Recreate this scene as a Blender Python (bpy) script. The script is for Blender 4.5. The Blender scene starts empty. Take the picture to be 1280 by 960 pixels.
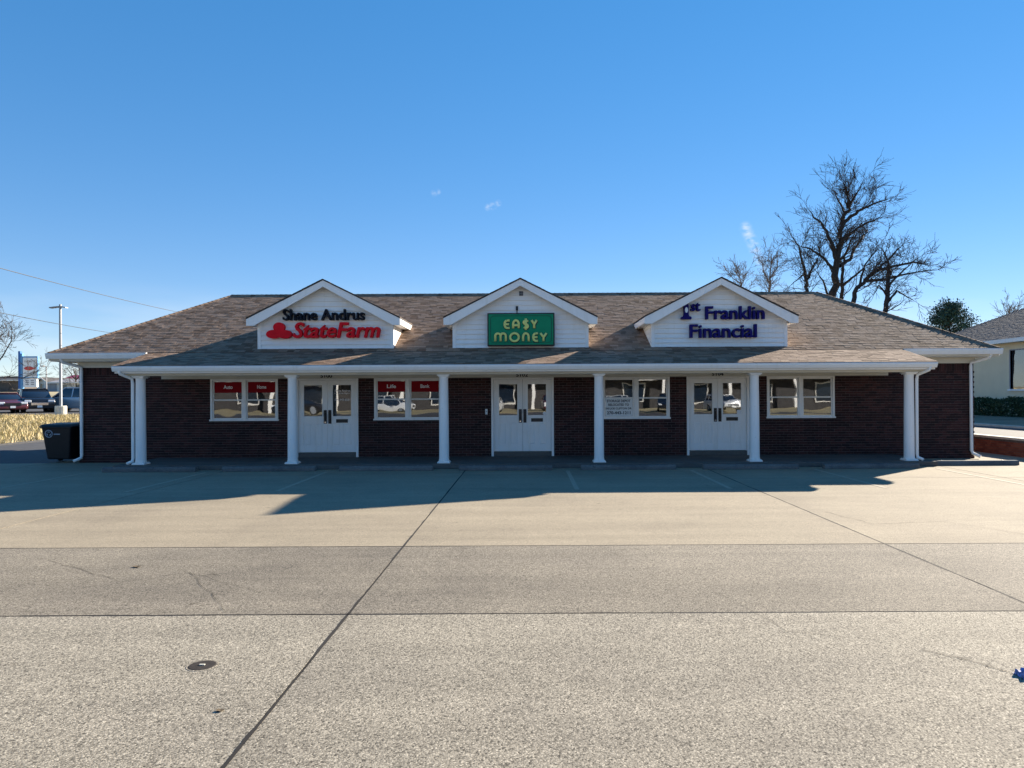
import bpy, bmesh, math, random
from mathutils import Vector, Matrix
R = math.radians
random.seed(7)
scene = bpy.context.scene
COL = scene.collection

# ------------------------------------------------------------------ camera, sky, sun, exposure
cam_d = bpy.data.cameras.new('camera')
cam = bpy.data.objects.new('camera', cam_d); COL.objects.link(cam)
cam.location = (0, 0, 1.82)
cam.rotation_euler = (R(90), R(0.30), 0)
cam_d.sensor_width = 36.0
cam_d.lens = 900 / 1280 * 36
cam_d.shift_x = -20 / 1280
cam_d.shift_y = 12 / 1280
cam_d.clip_end = 5000
scene.camera = cam

SUN_AZ, SUN_EL = 48.3, 21.8          # azimuth measured from +Y towards +X
world = bpy.data.worlds.new('World'); scene.world = world
world.use_nodes = True
wn = world.node_tree; wn.nodes.clear()
def WN(t, **kw):
    n = wn.nodes.new(t)
    for k, v in kw.items(): setattr(n, k, v)
    return n
sky = WN('ShaderNodeTexSky', sky_type='NISHITA')
sky.sun_disc = False
sky.sun_elevation = R(SUN_EL); sky.sun_rotation = R(SUN_AZ)
sky.air_density = 0.8; sky.dust_density = 0.0; sky.ozone_density = 3.0; sky.altitude = 900
bg = WN('ShaderNodeBackground'); bg.inputs[1].default_value = 0.078
wo = WN('ShaderNodeOutputWorld')
# thin clouds: a low bank along the horizon and a few small wisps
tc = WN('ShaderNodeTexCoord')
sep = WN('ShaderNodeSeparateXYZ'); wn.links.new(tc.outputs['Generated'], sep.inputs[0])
def wmath(op, a, b=None, clamp=False):
    n = WN('ShaderNodeMath', operation=op); n.use_clamp = clamp
    for i, v in enumerate((a, b)):
        if v is None: continue
        if isinstance(v, (int, float)): n.inputs[i].default_value = v
        else: wn.links.new(v, n.inputs[i])
    return n.outputs[0]
def wnoise(scale, detail, sx, sy, sz, lo, hi):
    mp = WN('ShaderNodeMapping'); mp.inputs['Scale'].default_value = (sx, sy, sz)
    wn.links.new(tc.outputs['Generated'], mp.inputs[0])
    nz = WN('ShaderNodeTexNoise'); nz.inputs['Scale'].default_value = scale; nz.inputs['Detail'].default_value = detail
    wn.links.new(mp.outputs[0], nz.inputs['Vector'])
    mr = WN('ShaderNodeMapRange'); mr.inputs[1].default_value = lo; mr.inputs[2].default_value = hi
    wn.links.new(nz.outputs['Fac'], mr.inputs[0])
    return mr.outputs[0]
mr = WN('ShaderNodeMapRange'); mr.interpolation_type = 'SMOOTHSTEP'
mr.inputs[1].default_value = 0.16; mr.inputs[2].default_value = 0.05
wn.links.new(sep.outputs[2], mr.inputs[0])
bank = wmath('MULTIPLY', mr.outputs[0], wnoise(2.2, 5, 1, 1, 5, 0.42, 0.62))
def wisp(px, py, rad, power):
    d = Vector(((px - 660) / 900, 1, (492 - py) / 900)).normalized()
    vm = WN('ShaderNodeVectorMath', operation='DISTANCE')
    vm.inputs[1].default_value = d
    wn.links.new(tc.outputs['Generated'], vm.inputs[0])
    m = WN('ShaderNodeMapRange'); m.interpolation_type = 'SMOOTHSTEP'
    m.inputs[1].default_value = rad; m.inputs[2].default_value = 0.0
    wn.links.new(vm.outputs['Value'], m.inputs[0])
    return wmath('MULTIPLY', m.outputs[0], power)
wv = None
for a in ((544, 241, .006, .30), (549, 239, .005, .32), (611, 259, .006, .32), (617, 258, .007, .38), (624, 254, .006, .42), (933, 286, .010, .5), (936, 293, .010, .5), (939, 300, .010, .5), (942, 307, .010, .46), (945, 314, .010, .42), (948, 321, .010, .36), (951, 328, .010, .3), (954, 336, .010, .22)):
    w_ = wisp(*a)
    wv = w_ if wv is None else wmath('MAXIMUM', wv, w_)
wv = wmath('MULTIPLY', wv, wnoise(110, 3, 1, 1, 1.8, 0.34, 0.62))
cl = wmath('MAXIMUM', wmath('MULTIPLY', bank, 0.5), wv, True)
mixc = WN('ShaderNodeMixRGB'); mixc.inputs[2].default_value = (4.0, 4.2, 4.5, 1)
hs = WN('ShaderNodeHueSaturation'); hs.inputs['Saturation'].default_value = 1.2
wn.links.new(sky.outputs[0], hs.inputs['Color'])
gm = WN('ShaderNodeGamma'); gm.inputs[1].default_value = 0.5; wn.links.new(hs.outputs[0], gm.inputs[0])
hs2 = WN('ShaderNodeHueSaturation'); hs2.inputs['Hue'].default_value = 0.514; hs2.inputs['Saturation'].default_value = 1.34; hs2.inputs['Value'].default_value = 1.64
wn.links.new(gm.outputs[0], hs2.inputs['Color'])
wn.links.new(cl, mixc.inputs[0]); wn.links.new(hs2.outputs[0], mixc.inputs[1])
wn.links.new(mixc.outputs[0], bg.inputs[0]); wn.links.new(bg.outputs[0], wo.inputs[0])

sun_d = bpy.data.lights.new('sun', 'SUN'); sun_d.energy = 5.0; sun_d.angle = R(0.53); sun_d.color = (1.0, .89, .74)
sun = bpy.data.objects.new('sun', sun_d); COL.objects.link(sun)
SD = Vector((math.sin(R(SUN_AZ)) * math.cos(R(SUN_EL)), math.cos(R(SUN_AZ)) * math.cos(R(SUN_EL)), math.sin(R(SUN_EL))))
sun.rotation_euler = SD.to_track_quat('Z', 'Y').to_euler(); sun.location = (20, 30, 30)

scene.view_settings.view_transform = 'Standard'
scene.view_settings.look = 'None'
scene.view_settings.gamma = 1
scene.view_settings.use_curve_mapping = False
scene.view_settings.exposure = 1.65
scene.render.engine = 'CYCLES'
scene.cycles.use_denoising = True
scene.cycles.max_bounces = 8
scene.render.film_transparent = False

# ------------------------------------------------------------------ materials
MATS = {}
class NT:
    def __init__(s, name):
        s.m = bpy.data.materials.new(name); s.m.use_nodes = True
        s.t = s.m.node_tree; s.t.nodes.clear()
        s.out = s.n('ShaderNodeOutputMaterial')
    def n(s, t, **kw):
        n = s.t.nodes.new(t)
        for k, v in kw.items(): setattr(n, k, v)
        return n
    def l(s, a, b): s.t.links.new(a, b)
    def noise(s, scale, detail=4, rough=.55, vec=None, stretch=None):
        tcn = s.n('ShaderNodeTexCoord'); src = tcn.outputs['Object'] if vec is None else vec
        if stretch:
            mp = s.n('ShaderNodeMapping'); mp.inputs['Scale'].default_value = stretch; s.l(src, mp.inputs[0]); src = mp.outputs[0]
        z = s.n('ShaderNodeTexNoise'); z.inputs['Scale'].default_value = scale; z.inputs['Detail'].default_value = detail
        z.inputs['Roughness'].default_value = rough
        s.l(src, z.inputs['Vector']); return z.outputs['Fac']
    def ramp(s, fac, stops):
        r = s.n('ShaderNodeValToRGB'); e = r.color_ramp.elements
        while len(e) < len(stops): e.new(.5)
        for i, (p, c) in enumerate(stops):
            e[i].position = p; e[i].color = (*c, 1) if len(c) == 3 else c
        s.l(fac, r.inputs[0]); return r.outputs[0]
    def mul(s, a, b, fac=1.0, mode='MULTIPLY'):
        m = s.n('ShaderNodeMixRGB', blend_type=mode)
        for i, v in ((0, fac), (1, a), (2, b)):
            if isinstance(v, (int, float)): m.inputs[i].default_value = v
            elif isinstance(v, tuple): m.inputs[i].default_value = (*v, 1) if len(v) == 3 else v
            else: s.l(v, m.inputs[i])
        return m.outputs[0]
    def math(s, op, a, b=0.0):
        m = s.n('ShaderNodeMath', operation=op)
        for i, v in enumerate((a, b)):
            if isinstance(v, (int, float)): m.inputs[i].default_value = v
            else: s.l(v, m.inputs[i])
        return m.outputs[0]
    def bump(s, h, strength=.3, dist=.01):
        b = s.n('ShaderNodeBump'); b.inputs['Strength'].default_value = strength; b.inputs['Distance'].default_value = dist
        s.l(h, b.inputs['Height']); return b.outputs[0]
    def bsdf(s, col, rough=.7, metal=0, normal=None, spec=.4):
        p = s.n('ShaderNodeBsdfPrincipled')
        if isinstance(col, tuple): p.inputs['Base Color'].default_value = (*col, 1)
        else: s.l(col, p.inputs['Base Color'])
        if isinstance(rough, (int, float)): p.inputs['Roughness'].default_value = rough
        else: s.l(rough, p.inputs['Roughness'])
        p.inputs['Metallic'].default_value = metal
        p.inputs['Specular IOR Level'].default_value = spec
        if normal is not None: s.l(normal, p.inputs['Normal'])
        s.l(p.outputs[0], s.out.inputs[0]); return p
def worn(name, col, rough=.6, var=.12, scale=6, metal=0, bump=0.0, spec=.4):
    t = NT(name)
    f = t.noise(scale, 5)
    lo = tuple(c * (1 - var) for c in col); hi = tuple(min(1, c * (1 + var)) for c in col)
    c = t.ramp(f, [(.3, lo), (.7, hi)])
    nrm = t.bump(t.noise(scale * 6, 4), bump, .01) if bump else None
    t.bsdf(c, rough, metal, nrm, spec)
    MATS[name] = t.m; return t.m
def white_mat(name, col, rough):
    """painted or coated trim: slightly yellowed patches, rain streaks and a few scuffs"""
    t = NT(name)
    c = t.ramp(t.noise(1.7, 5), [(.3, tuple(x * .95 for x in col)), (.7, col)])
    c = t.mul(c, t.ramp(t.noise(9, 5, .65, None, (1, 1, .12)), [(.28, (.93, .92, .89)), (.48, (1, 1, 1))]))
    c = t.mul(c, t.ramp(t.noise(22, 4, .7), [(.26, (.66, .63, .58)), (.34, (1, 1, 1))]))
    t.bsdf(c, t.ramp(t.noise(5, 4), [(.3, (rough - .1,) * 3), (.7, (rough + .15,) * 3)]), 0, t.bump(t.noise(14, 3), .08, .01))
    MATS[name] = t.m
def per_piece(t):
    g = t.n('ShaderNodeNewGeometry'); o = t.n('ShaderNodeObjectInfo')
    return t.math('FRACT', t.math('ADD', g.outputs['Random Per Island'], o.outputs['Random']))

def concrete(name, base, speck, stain=.18, big=.5, grit=1.0, scale=105):
    t = NT(name)
    tcn = t.n('ShaderNodeTexCoord'); oi = t.n('ShaderNodeObjectInfo')
    va = t.n('ShaderNodeVectorMath', operation='ADD'); t.l(tcn.outputs['Object'], va.inputs[0])
    sc = t.math('MULTIPLY', oi.outputs['Random'], 37.0); t.l(sc, va.inputs[1]); vec = va.outputs[0]
    v = t.n('ShaderNodeTexVoronoi'); v.inputs['Scale'].default_value = scale; v.inputs['Randomness'].default_value = 1
    t.l(vec, v.inputs['Vector'])
    # pebbles of different tone in a cement matrix
    d = tuple(c * (1 - speck * .95) for c in base); lt = tuple(min(.85, c * (1 + speck * .9)) for c in base)
    stones = t.ramp(v.outputs['Color'], [(.12, d), (.34, tuple(c * (1 - speck * .25) for c in base)), (.62, base), (.92, lt)])
    c = t.mul(stones, t.ramp(v.outputs['Distance'], [(.45, (1, 1, 1)), (.9, (1 - .6 * speck,) * 3)]))
    n2 = t.noise(80, 4, .75, vec)
    c = t.mul(c, t.ramp(n2, [(.30, (1 - .75 * speck,) * 3), (.46, (1, 1, 1)), (.70, (1 + .35 * speck, 1 + .34 * speck, 1 + .30 * speck))]))
    n3 = t.noise(big, 7, .66, vec)                               # broad blotches of wear
    c = t.mul(c, t.ramp(n3, [(.28, (1 - stain, 1 - stain, 1 - stain * .92)), (.5, (1, 1, 1)), (.72, (1 + stain * .6, 1 + stain * .6, 1 + stain * .55))]))
    n4 = t.noise(1.1, 5, .6, vec, (.16, 2.0, 1))                 # wheel polish along the driving direction
    c = t.mul(c, t.ramp(n4, [(.36, (1 - stain * .6,) * 3), (.62, (1.04, 1.04, 1.04))]))
    nd = t.noise(5, 3, .6, vec)                                   # gum and oil spots
    c = t.mul(c, t.ramp(nd, [(.22, (.52, .50, .47)), (.31, (1, 1, 1))]))
    nh = t.noise(1.6, 8, .62, vec)                                # hairline crazing
    hl = t.math('ABSOLUTE', t.math('SUBTRACT', nh, .5))
    c = t.mul(c, t.ramp(hl, [(.0, (.80, .79, .78)), (.005, (1, 1, 1))]))
    h = t.math('ADD', t.math('MULTIPLY', v.outputs['Distance'], -.6), n2)
    t.bsdf(c, .92, 0, t.bump(h, .45 * grit, .005), .25)
    MATS[name] = t.m
concrete('concrete_tan', (.305, .257, .184), .32, .17, .5, .5)
concrete('concrete_grey', (.240, .210, .164), .72, .26, .45, 1.0)
concrete('concrete_aggregate', (.300, .268, .212), .80, .19, .4, 1.0)
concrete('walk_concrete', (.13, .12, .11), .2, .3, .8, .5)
concrete('stop_concrete', (.17, .165, .16), .35, .4, 1.5, .8)
worn('joint_soil', (.014, .012, .011), .95, .3, 20)
worn('asphalt_and_shade', (.055, .055, .058), .9, .25, 3, bump=.4)  # road surface; also the painted shade on the left slabs and kerb
white_mat('white_paint', (.90, .885, .855), 0.5)
white_mat('white_metal', (.88, .87, .845), 0.42)
worn('cream_trim', (.62, .60, .53), .55, .08, 2)
white_mat('white_siding', (.88, .87, .845), 0.5)
white_mat('door_paint', (.88, .87, .85), 0.45)
worn('dark_bronze', (.012, .012, .015), .35, .2, 6)
worn('black_trim', (.012, .013, .016), .5, .3, 5)
worn('letter_navy', (.010, .007, .12), .6, .1, 6, spec=.12)
worn('letter_black', (.010, .012, .020), .6, .2, 6, spec=.12)
worn('letter_red', (.72, .008, .018), .6, .1, 5, spec=.12)
worn('sign_green', (.008, .24, .115), .6, .08, 5, spec=.15)
worn('sign_green_dark', (.004, .05, .035), .5, .1, 5)
worn('letter_cream', (.70, .74, .24), .6, .08, 6, spec=.15)
worn('banner_red', (.24, .004, .010), .7, .05, 4, spec=.1)
worn('paper_white', (.74, .78, .80), .6, .04, 4)
worn('print_dark', (.03, .04, .055), .6, .1, 10)
worn('print_white', (.78, .77, .78), .6, .03, 4)
worn('interior_wall', (.10, .095, .09), .9, .2, 1)
worn('stripe_paint', (.345, .295, .215), .88, .22, 14)
worn('cast_iron', (.040, .034, .030), .85, .3, 40, spec=.15)
worn('plastic_black', (.006, .006, .008), .5, .3, 5)
worn('logo_grey', (.42, .45, .52), .5, .1, 5)
worn('rubber', (.012, .012, .012), .8, .2, 8)
worn('galvanised', (.22, .24, .27), .5, .1, 8, .3)
worn('pole_concrete', (.58, .55, .46), .9, .15, 4)
worn('chrome', (.6, .6, .62), .15, .05, 4, 1)
worn('lamp_glass', (.75, .77, .8), .12, .05, 4)
worn('signal_red', (.45, .02, .02), .25, .1, 4)
worn('bark', (.045, .036, .030), .95, .35, 9, bump=.6)
worn('twig', (.060, .047, .040), .95, .3, 5)
worn('bark_pale', (.17, .14, .12), .95, .25, 7)
worn('cream_stucco', (.74, .64, .45), .9, .05, 1.2, bump=.2)
worn('blue_steel', (.03, .14, .42), .4, .1, 3)
worn('blue_steel_light', (.10, .30, .55), .4, .1, 3)
worn('sign_white', (.82, .84, .84), .4, .03, 2)
worn('sign_grey_print', (.35, .34, .36), .5, .1, 5)
worn('fish_red', (.62, .06, .05), .4, .08, 5)
worn('wood_dark', (.10, .085, .075), .85, .2, 2)
worn('house_white', (.72, .70, .66), .7, .05, 1)
worn('house_brick', (.36, .13, .09), .9, .2, 4)
worn('house_grey', (.30, .30, .32), .7, .1, 2)
worn('metal_red', (.30, .03, .05), .4, .12, 2)
worn('roof_dark', (.05, .048, .05), .85, .25, 3)
worn('wire_black', (.02, .02, .022), .6, .1, 5)
worn('leaf_litter', (.13, .095, .055), .9, .25, 30)
worn('litter_blue', (.13, .17, .36), .5, .8, 45)
worn('soil', (.20, .165, .11), .95, .3, .6, bump=.5)
worn('terrain_far', (.36, .30, .17), .95, .3, .06)
def carpaint(name, col):
    t = NT(name); p = t.bsdf(t.ramp(t.noise(2, 3), [(.3, tuple(c * .92 for c in col)), (.7, tuple(min(1, c * 1.06) for c in col))]), .32, .25)
    p.inputs['Coat Weight'].default_value = .6; p.inputs['Coat Roughness'].default_value = .06; MATS[name] = t.m
carpaint('paint_maroon', (.11, .025, .032)); carpaint('paint_black', (.012, .013, .018)); carpaint('paint_silver', (.42, .45, .48)); carpaint('paint_white', (.72, .73, .74))

def brick_mat(name, a, b, c):
    t = NT(name); r = per_piece(t)
    col = t.ramp(r, [(.0, a), (.5, b), (1, c)])
    col = t.mul(col, t.ramp(t.noise(30, 5), [(.3, (.75,) * 3), (.7, (1.2,) * 3)]))
    col = t.mul(col, t.ramp(t.noise(.7, 4), [(.3, (.8,) * 3), (.7, (1.15,) * 3)]))
    t.bsdf(col, .85, 0, t.bump(t.noise(90, 5), .4, .004), .3); MATS[name] = t.m
brick_mat('brick', (.020, .009, .010), (.040, .015, .015), (.072, .026, .024))
brick_mat('brick_red', (.20, .055, .035), (.27, .085, .05), (.34, .12, .07))
t = NT('mortar'); t.bsdf(t.ramp(t.noise(12, 5), [(.3, (.085, .075, .075)), (.7, (.19, .17, .165))]), .95, 0, t.bump(t.noise(60, 4), .4, .005), .2); MATS['mortar'] = t.m
def shingle_mat(name, a, b, c, d):
    t = NT(name); r = per_piece(t)
    col = t.ramp(r, [(0, a), (.35, b), (.7, c), (1, d)])
    col = t.mul(col, t.ramp(t.noise(140, 3, .8), [(.3, (.6,) * 3), (.7, (1.35,) * 3)]))
    col = t.mul(col, t.ramp(t.noise(.5, 5), [(.3, (.86, .86, .88)), (.7, (1.12, 1.08, 1.04))]))
    t.bsdf(col, .95, 0, t.bump(t.noise(160, 3, .8), .6, .004), .2); MATS[name] = t.m
shingle_mat('shingle', (.145, .090, .058), (.23, .155, .105), (.31, .22, .16), (.18, .115, .078))
shingle_mat('shingle_grey', (.07, .07, .075), (.10, .10, .105), (.14, .135, .135), (.09, .09, .10))

# glass: a dark film-tinted pane, reflective and slightly wavy
t = NT('window_glass')
gl = t.n('ShaderNodeBsdfGlossy'); gl.inputs['Color'].default_value = (.92, .95, 1, 1); gl.inputs['Roughness'].default_value = .012
tcg = t.n('ShaderNodeTexCoord'); oig = t.n('ShaderNodeObjectInfo'); vag = t.n('ShaderNodeVectorMath', operation='ADD')
t.l(tcg.outputs['Object'], vag.inputs[0]); t.l(t.math('MULTIPLY', oig.outputs['Random'], 53.0), vag.inputs[1])
t.l(t.bump(t.noise(1.5, 1.0, .4, vag.outputs[0], (1, 1, 1.5)), .07, .02), gl.inputs['Normal'])
tr = t.n('ShaderNodeBsdfTransparent'); tr.inputs[0].default_value = (.38, .42, .45, 1)
lw = t.n('ShaderNodeFresnel'); lw.inputs[0].default_value = 1.5
fac = t.math('ADD', t.math('MULTIPLY', lw.outputs[0], .8), .17)
mx = t.n('ShaderNodeMixShader'); t.l(fac, mx.inputs[0]); t.l(tr.outputs[0], mx.inputs[1]); t.l(gl.outputs[0], mx.inputs[2])
t.l(mx.outputs[0], t.out.inputs[0]); MATS['window_glass'] = t.m
t = NT('car_glass'); t.bsdf((.012, .02, .035), .05, 0, None, .8); MATS['car_glass'] = t.m
t = NT('leaf_dark'); r = per_piece(t); t.bsdf(t.ramp(r, [(0, (.016, .035, .016)), (.6, (.035, .065, .026)), (1, (.07, .10, .04))]), .75, 0, None, .3); MATS['leaf_dark'] = t.m
t = NT('leaf_cedar'); r = per_piece(t); t.bsdf(t.ramp(r, [(0, (.02, .05, .04)), (.6, (.04, .085, .065)), (1, (.08, .13, .10))]), .8, 0, None, .2); MATS['leaf_cedar'] = t.m
t = NT('dry_grass'); r = per_piece(t); t.bsdf(t.ramp(r, [(0, (.20, .19, .07)), (.25, (.40, .32, .15)), (.55, (.56, .46, .25)), (1, (.72, .61, .40))]), .85, 0, None, .2); MATS['dry_grass'] = t.m

# ------------------------------------------------------------------ mesh helpers
def wloc(o):
    v = Vector((0, 0, 0))
    while o is not None:
        v += o.location; o = o.parent
    return v
def link(o, parent=None):
    COL.objects.link(o)
    if parent is not None: o.parent = parent
    return o
class MB:
    def __init__(s): s.v = []; s.f = []
    def box(s, x0, x1, y0, y1, z0, z1):
        b = len(s.v)
        s.v += [(x0, y0, z0), (x1, y0, z0), (x1, y1, z0), (x0, y1, z0), (x0, y0, z1), (x1, y0, z1), (x1, y1, z1), (x0, y1, z1)]
        s.f += [(b, b+3, b+2, b+1), (b+4, b+5, b+6, b+7), (b, b+1, b+5, b+4), (b+1, b+2, b+6, b+5), (b+2, b+3, b+7, b+6), (b+3, b, b+4, b+7)]
        return s
    def hexa(s, pts):               # 4 bottom, 4 top corners, counter-clockwise from above
        b = len(s.v); s.v += [tuple(p) for p in pts]
        s.f += [(b, b+3, b+2, b+1), (b+4, b+5, b+6, b+7), (b, b+1, b+5, b+4), (b+1, b+2, b+6, b+5), (b+2, b+3, b+7, b+6), (b+3, b, b+4, b+7)]
        return s
    def prism(s, poly, axis, a, b_):       # polygon in the two other axes, extruded along axis from a to b_
        n = len(poly); k = len(s.v)
        def P(u, v, w):
            return {'x': (w, u, v), 'y': (u, w, v), 'z': (u, v, w)}[axis]
        s.v += [P(u, v, a) for u, v in poly] + [P(u, v, b_) for u, v in poly]
        s.f.append(tuple(range(k, k+n))[::-1]); s.f.append(tuple(range(k+n, k+2*n)))
        for i in range(n):
            j = (i+1) % n; s.f.append((k+i, k+j, k+n+j, k+n+i))
        return s
    def tube(s, pts, rad, n=8, cap=True):
        pts = [Vector(p) for p in pts]
        if isinstance(rad, (int, float)): rad = [rad] * len(pts)
        k = len(s.v); up = None
        for i, p in enumerate(pts):
            d = (pts[min(i+1, len(pts)-1)] - pts[max(i-1, 0)])
            d = d.normalized() if d.length > 1e-9 else Vector((0, 0, 1))
            if up is None: up = d.orthogonal().normalized()
            a = (up - d * up.dot(d))
            a = a.normalized() if a.length > 1e-6 else d.orthogonal().normalized()
            up = a; b = d.cross(a)
            for j in range(n):
                t_ = 2 * math.pi * j / n
                s.v.append(tuple(p + (a * math.cos(t_) + b * math.sin(t_)) * rad[i]))
        for i in range(len(pts)-1):
            for j in range(n):
                q = (j+1) % n
                s.f.append((k+i*n+j, k+i*n+q, k+(i+1)*n+q, k+(i+1)*n+j))
        if cap:
            s.f.append(tuple(k+j for j in range(n))[::-1]); e = k+(len(pts)-1)*n
            s.f.append(tuple(e+j for j in range(n)))
        return s
    def lathe(s, prof, c=(0, 0, 0), n=20):     # (radius, z) profile round z
        k = len(s.v)
        for r_, z in prof:
            for j in range(n):
                t_ = 2*math.pi*j/n; s.v.append((c[0]+r_*math.cos(t_), c[1]+r_*math.sin(t_), c[2]+z))
        for i in range(len(prof)-1):
            for j in range(n):
                q = (j+1) % n; s.f.append((k+i*n+j, k+i*n+q, k+(i+1)*n+q, k+(i+1)*n+j))
        s.f.append(tuple(k+j for j in range(n))[::-1]); e = k+(len(prof)-1)*n
        s.f.append(tuple(e+j for j in range(n)))
        return s
    def quad(s, a, b, c, d):
        k = len(s.v); s.v += [tuple(a), tuple(b), tuple(c), tuple(d)]; s.f.append((k, k+1, k+2, k+3)); return s
    def tri(s, a, b, c):
        k = len(s.v); s.v += [tuple(a), tuple(b), tuple(c)]; s.f.append((k, k+1, k+2)); return s
    def mesh(s, name, mat, off=Vector((0, 0, 0)), smooth=False):
        me = bpy.data.meshes.new(name)
        me.from_pydata([(x-off[0], y-off[1], z-off[2]) for x, y, z in s.v], [], s.f)
        me.materials.append(MATS[mat]); me.update()
        if smooth: me.polygons.foreach_set('use_smooth', [True]*len(me.polygons))
        return me
    def build(s, name, mat, parent=None, origin=None, local=False, smooth=False, bevel=0, seg=2):
        """world-space vertices; origin = the object's own origin (top-level), parts sit at their parent's origin"""
        if local: off = Vector((0, 0, 0)); loc = Vector((0, 0, 0))
        elif parent is None:
            off = Vector(origin) if origin else Vector((0, 0, 0)); loc = off
        else:
            pw = wloc(parent)
            if origin: off = Vector(origin); loc = off - pw
            else: off = pw; loc = Vector((0, 0, 0))
        me = s.mesh(name, mat, off, smooth)
        if bevel:
            bm = bmesh.new(); bm.from_mesh(me)
            es = [e for e in bm.edges if e.is_manifold and e.calc_face_angle(0) > R(30)]
            bmesh.ops.bevel(bm, geom=es, offset=bevel, segments=seg, affect='EDGES', profile=.5, clamp_overlap=True)
            bm.to_mesh(me); bm.free()
        o = bpy.data.objects.new(name, me); o.location = loc
        return link(o, parent)
def thing(name, label, cat, loc=(0, 0, 0), rz=0, group=None):
    o = bpy.data.objects.new(name, None); o.location = loc; o.rotation_euler.z = rz
    o.empty_display_size = .2
    link(o); return tag(o, label, cat, group)
def tag(o, label, cat, group=None):
    o['label'] = label; o['category'] = cat
    if group: o['group'] = group
    return o
def struct(o): o['kind'] = 'structure'; return o
def stuff(o): o['kind'] = 'stuff'; return o

# text: one mesh per string or per character, in the XZ plane facing -Y
_tmp = {}
def raw_text(body, extrude=0.0, offset=0.0, shear=0.0):
    cu = bpy.data.curves.new('tmp_text', 'FONT'); cu.body = body; cu.size = 1; cu.extrude = extrude
    cu.offset = offset; cu.shear = shear; cu.resolution_u = 3
    o = bpy.data.objects.new('tmp_text', cu); COL.objects.link(o)
    bpy.context.view_layer.update()
    dg = bpy.context.evaluated_depsgraph_get()
    me = bpy.data.meshes.new_from_object(o.evaluated_get(dg))
    v = [tuple(p.co) for p in me.vertices]; f = [tuple(p.vertices) for p in me.polygons]
    bpy.data.objects.remove(o); bpy.data.curves.remove(cu); bpy.data.meshes.remove(me)
    return v, f
def fit_text(body, x0, x1, z0, z1, y, depth, per_letter=True, bold=0.0, shear=0.0):
    """list of (char, MB): the string scaled into the box, its front at y, its back at y+depth"""
    full, _ = raw_text(body, 0, bold, shear)
    xs = [p[0] for p in full]; ys = [p[1] for p in full]
    a, b, c, d = min(xs), max(xs), min(ys), max(ys)
    sx = (x1-x0)/(b-a); sz = (z1-z0)/(d-c)
    out = []
    jobs = [(k, ch) for k, ch in enumerate(body) if ch != ' '] if per_letter else [(None, body)]
    for k, ch in jobs:
        v, f = raw_text(ch, .5 if depth else 0, bold, shear)
        if k is None: dx = 0
        else:
            pv, _ = raw_text(body[:k+1], 0, bold, shear)
            dx = max(p[0] for p in pv) - max(p[0] for p in v)
        m = MB(); m.v = [(x0+(p[0]+dx-a)*sx, y+depth*(.5-p[2]), z0+(p[1]-c)*sz) for p in v]; m.f = list(f)
        out.append((ch, m))
    return out

# ------------------------------------------------------------------ ground
WALL_Y, XL, XR = 19.57, -12.2, 12.13
# one terrain sheet out to the horizon
def terrain_z(x, y):
    def sm(a, b, t_):
        t_ = max(0, min(1, (t_-a)/(b-a))); return t_*t_*(3-2*t_)
    z = -.06
    if x < -19.7: z += .66 * sm(25, 43, y)
    z += 1.9 * sm(60, 115, y)
    if x > 13.7 and y > -8: z = max(z, .40 + .05 * sm(13.7, 17.3, x)) if x < 60 else z
    return z
g = MB()
xs = sorted(set([-1500, -700, -350, -200, -120, -90] + list(range(-75, 76, 3)) + [-19.9, -19.55, 13.62, 13.75, 90, 120, 200, 350, 700, 1500]))
ys = sorted(set([-1500, -700, -300, -150, -100, -80] + list(range(-70, 121, 3)) + [140, 170, 220, 350, 700, 1500]))
for y in ys:
    for x in xs: g.v.append((x, y, terrain_z(x, y) - (.6 if (-19.6 < x < 13.63 and -13 < y < 31) else 0)))
nx = len(xs)
for j in range(len(ys)-1):
    for i in range(nx-1): g.f.append((j*nx+i, j*nx+i+1, (j+1)*nx+i+1, (j+1)*nx+i))
struct(g.build('ground', 'terrain_far'))

lot = struct(MB().box(-19.5, 13.55, -12, 30, -.5, -.004).build('parking_lot', 'joint_soil'))
XJ = [-19.5, -13.02, -7.26, -1.5, 4.26, 10.02, 13.55]
rows = [(-12, -4.5, 'concrete_aggregate'), (-4.5, 5.96, 'concrete_aggregate'), (5.96, 8.62, 'concrete_grey'), (8.62, 19.50, 'concrete_tan'), (19.50, 30, 'concrete_tan')]
for y0, y1, m in rows:
    for i in range(len(XJ)-1):
        x0, x1 = XJ[i], XJ[i+1]
        if y0 > 19:
            if x1 > XL and x0 < XR - .1 and not (x0 < XL or x1 > XR): continue
        segs = [(y0, y1)] if not (y0 == 8.62 and i >= 4) else [(8.62, 15.2), (15.2, 19.5)]
        for a, b in segs:
            g_ = .0105
            sl = MB().box(x0+g_, x1-g_, a+g_, b-g_, -.09, 0).build('concrete_slab', 'asphalt_and_shade' if (y0 > 19 and x1 < -10) else m, lot, origin=((x0+x1)/2, (a+b)/2, 0))  # left rear slabs coloured dark to extend the building's shadow to the grass
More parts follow.
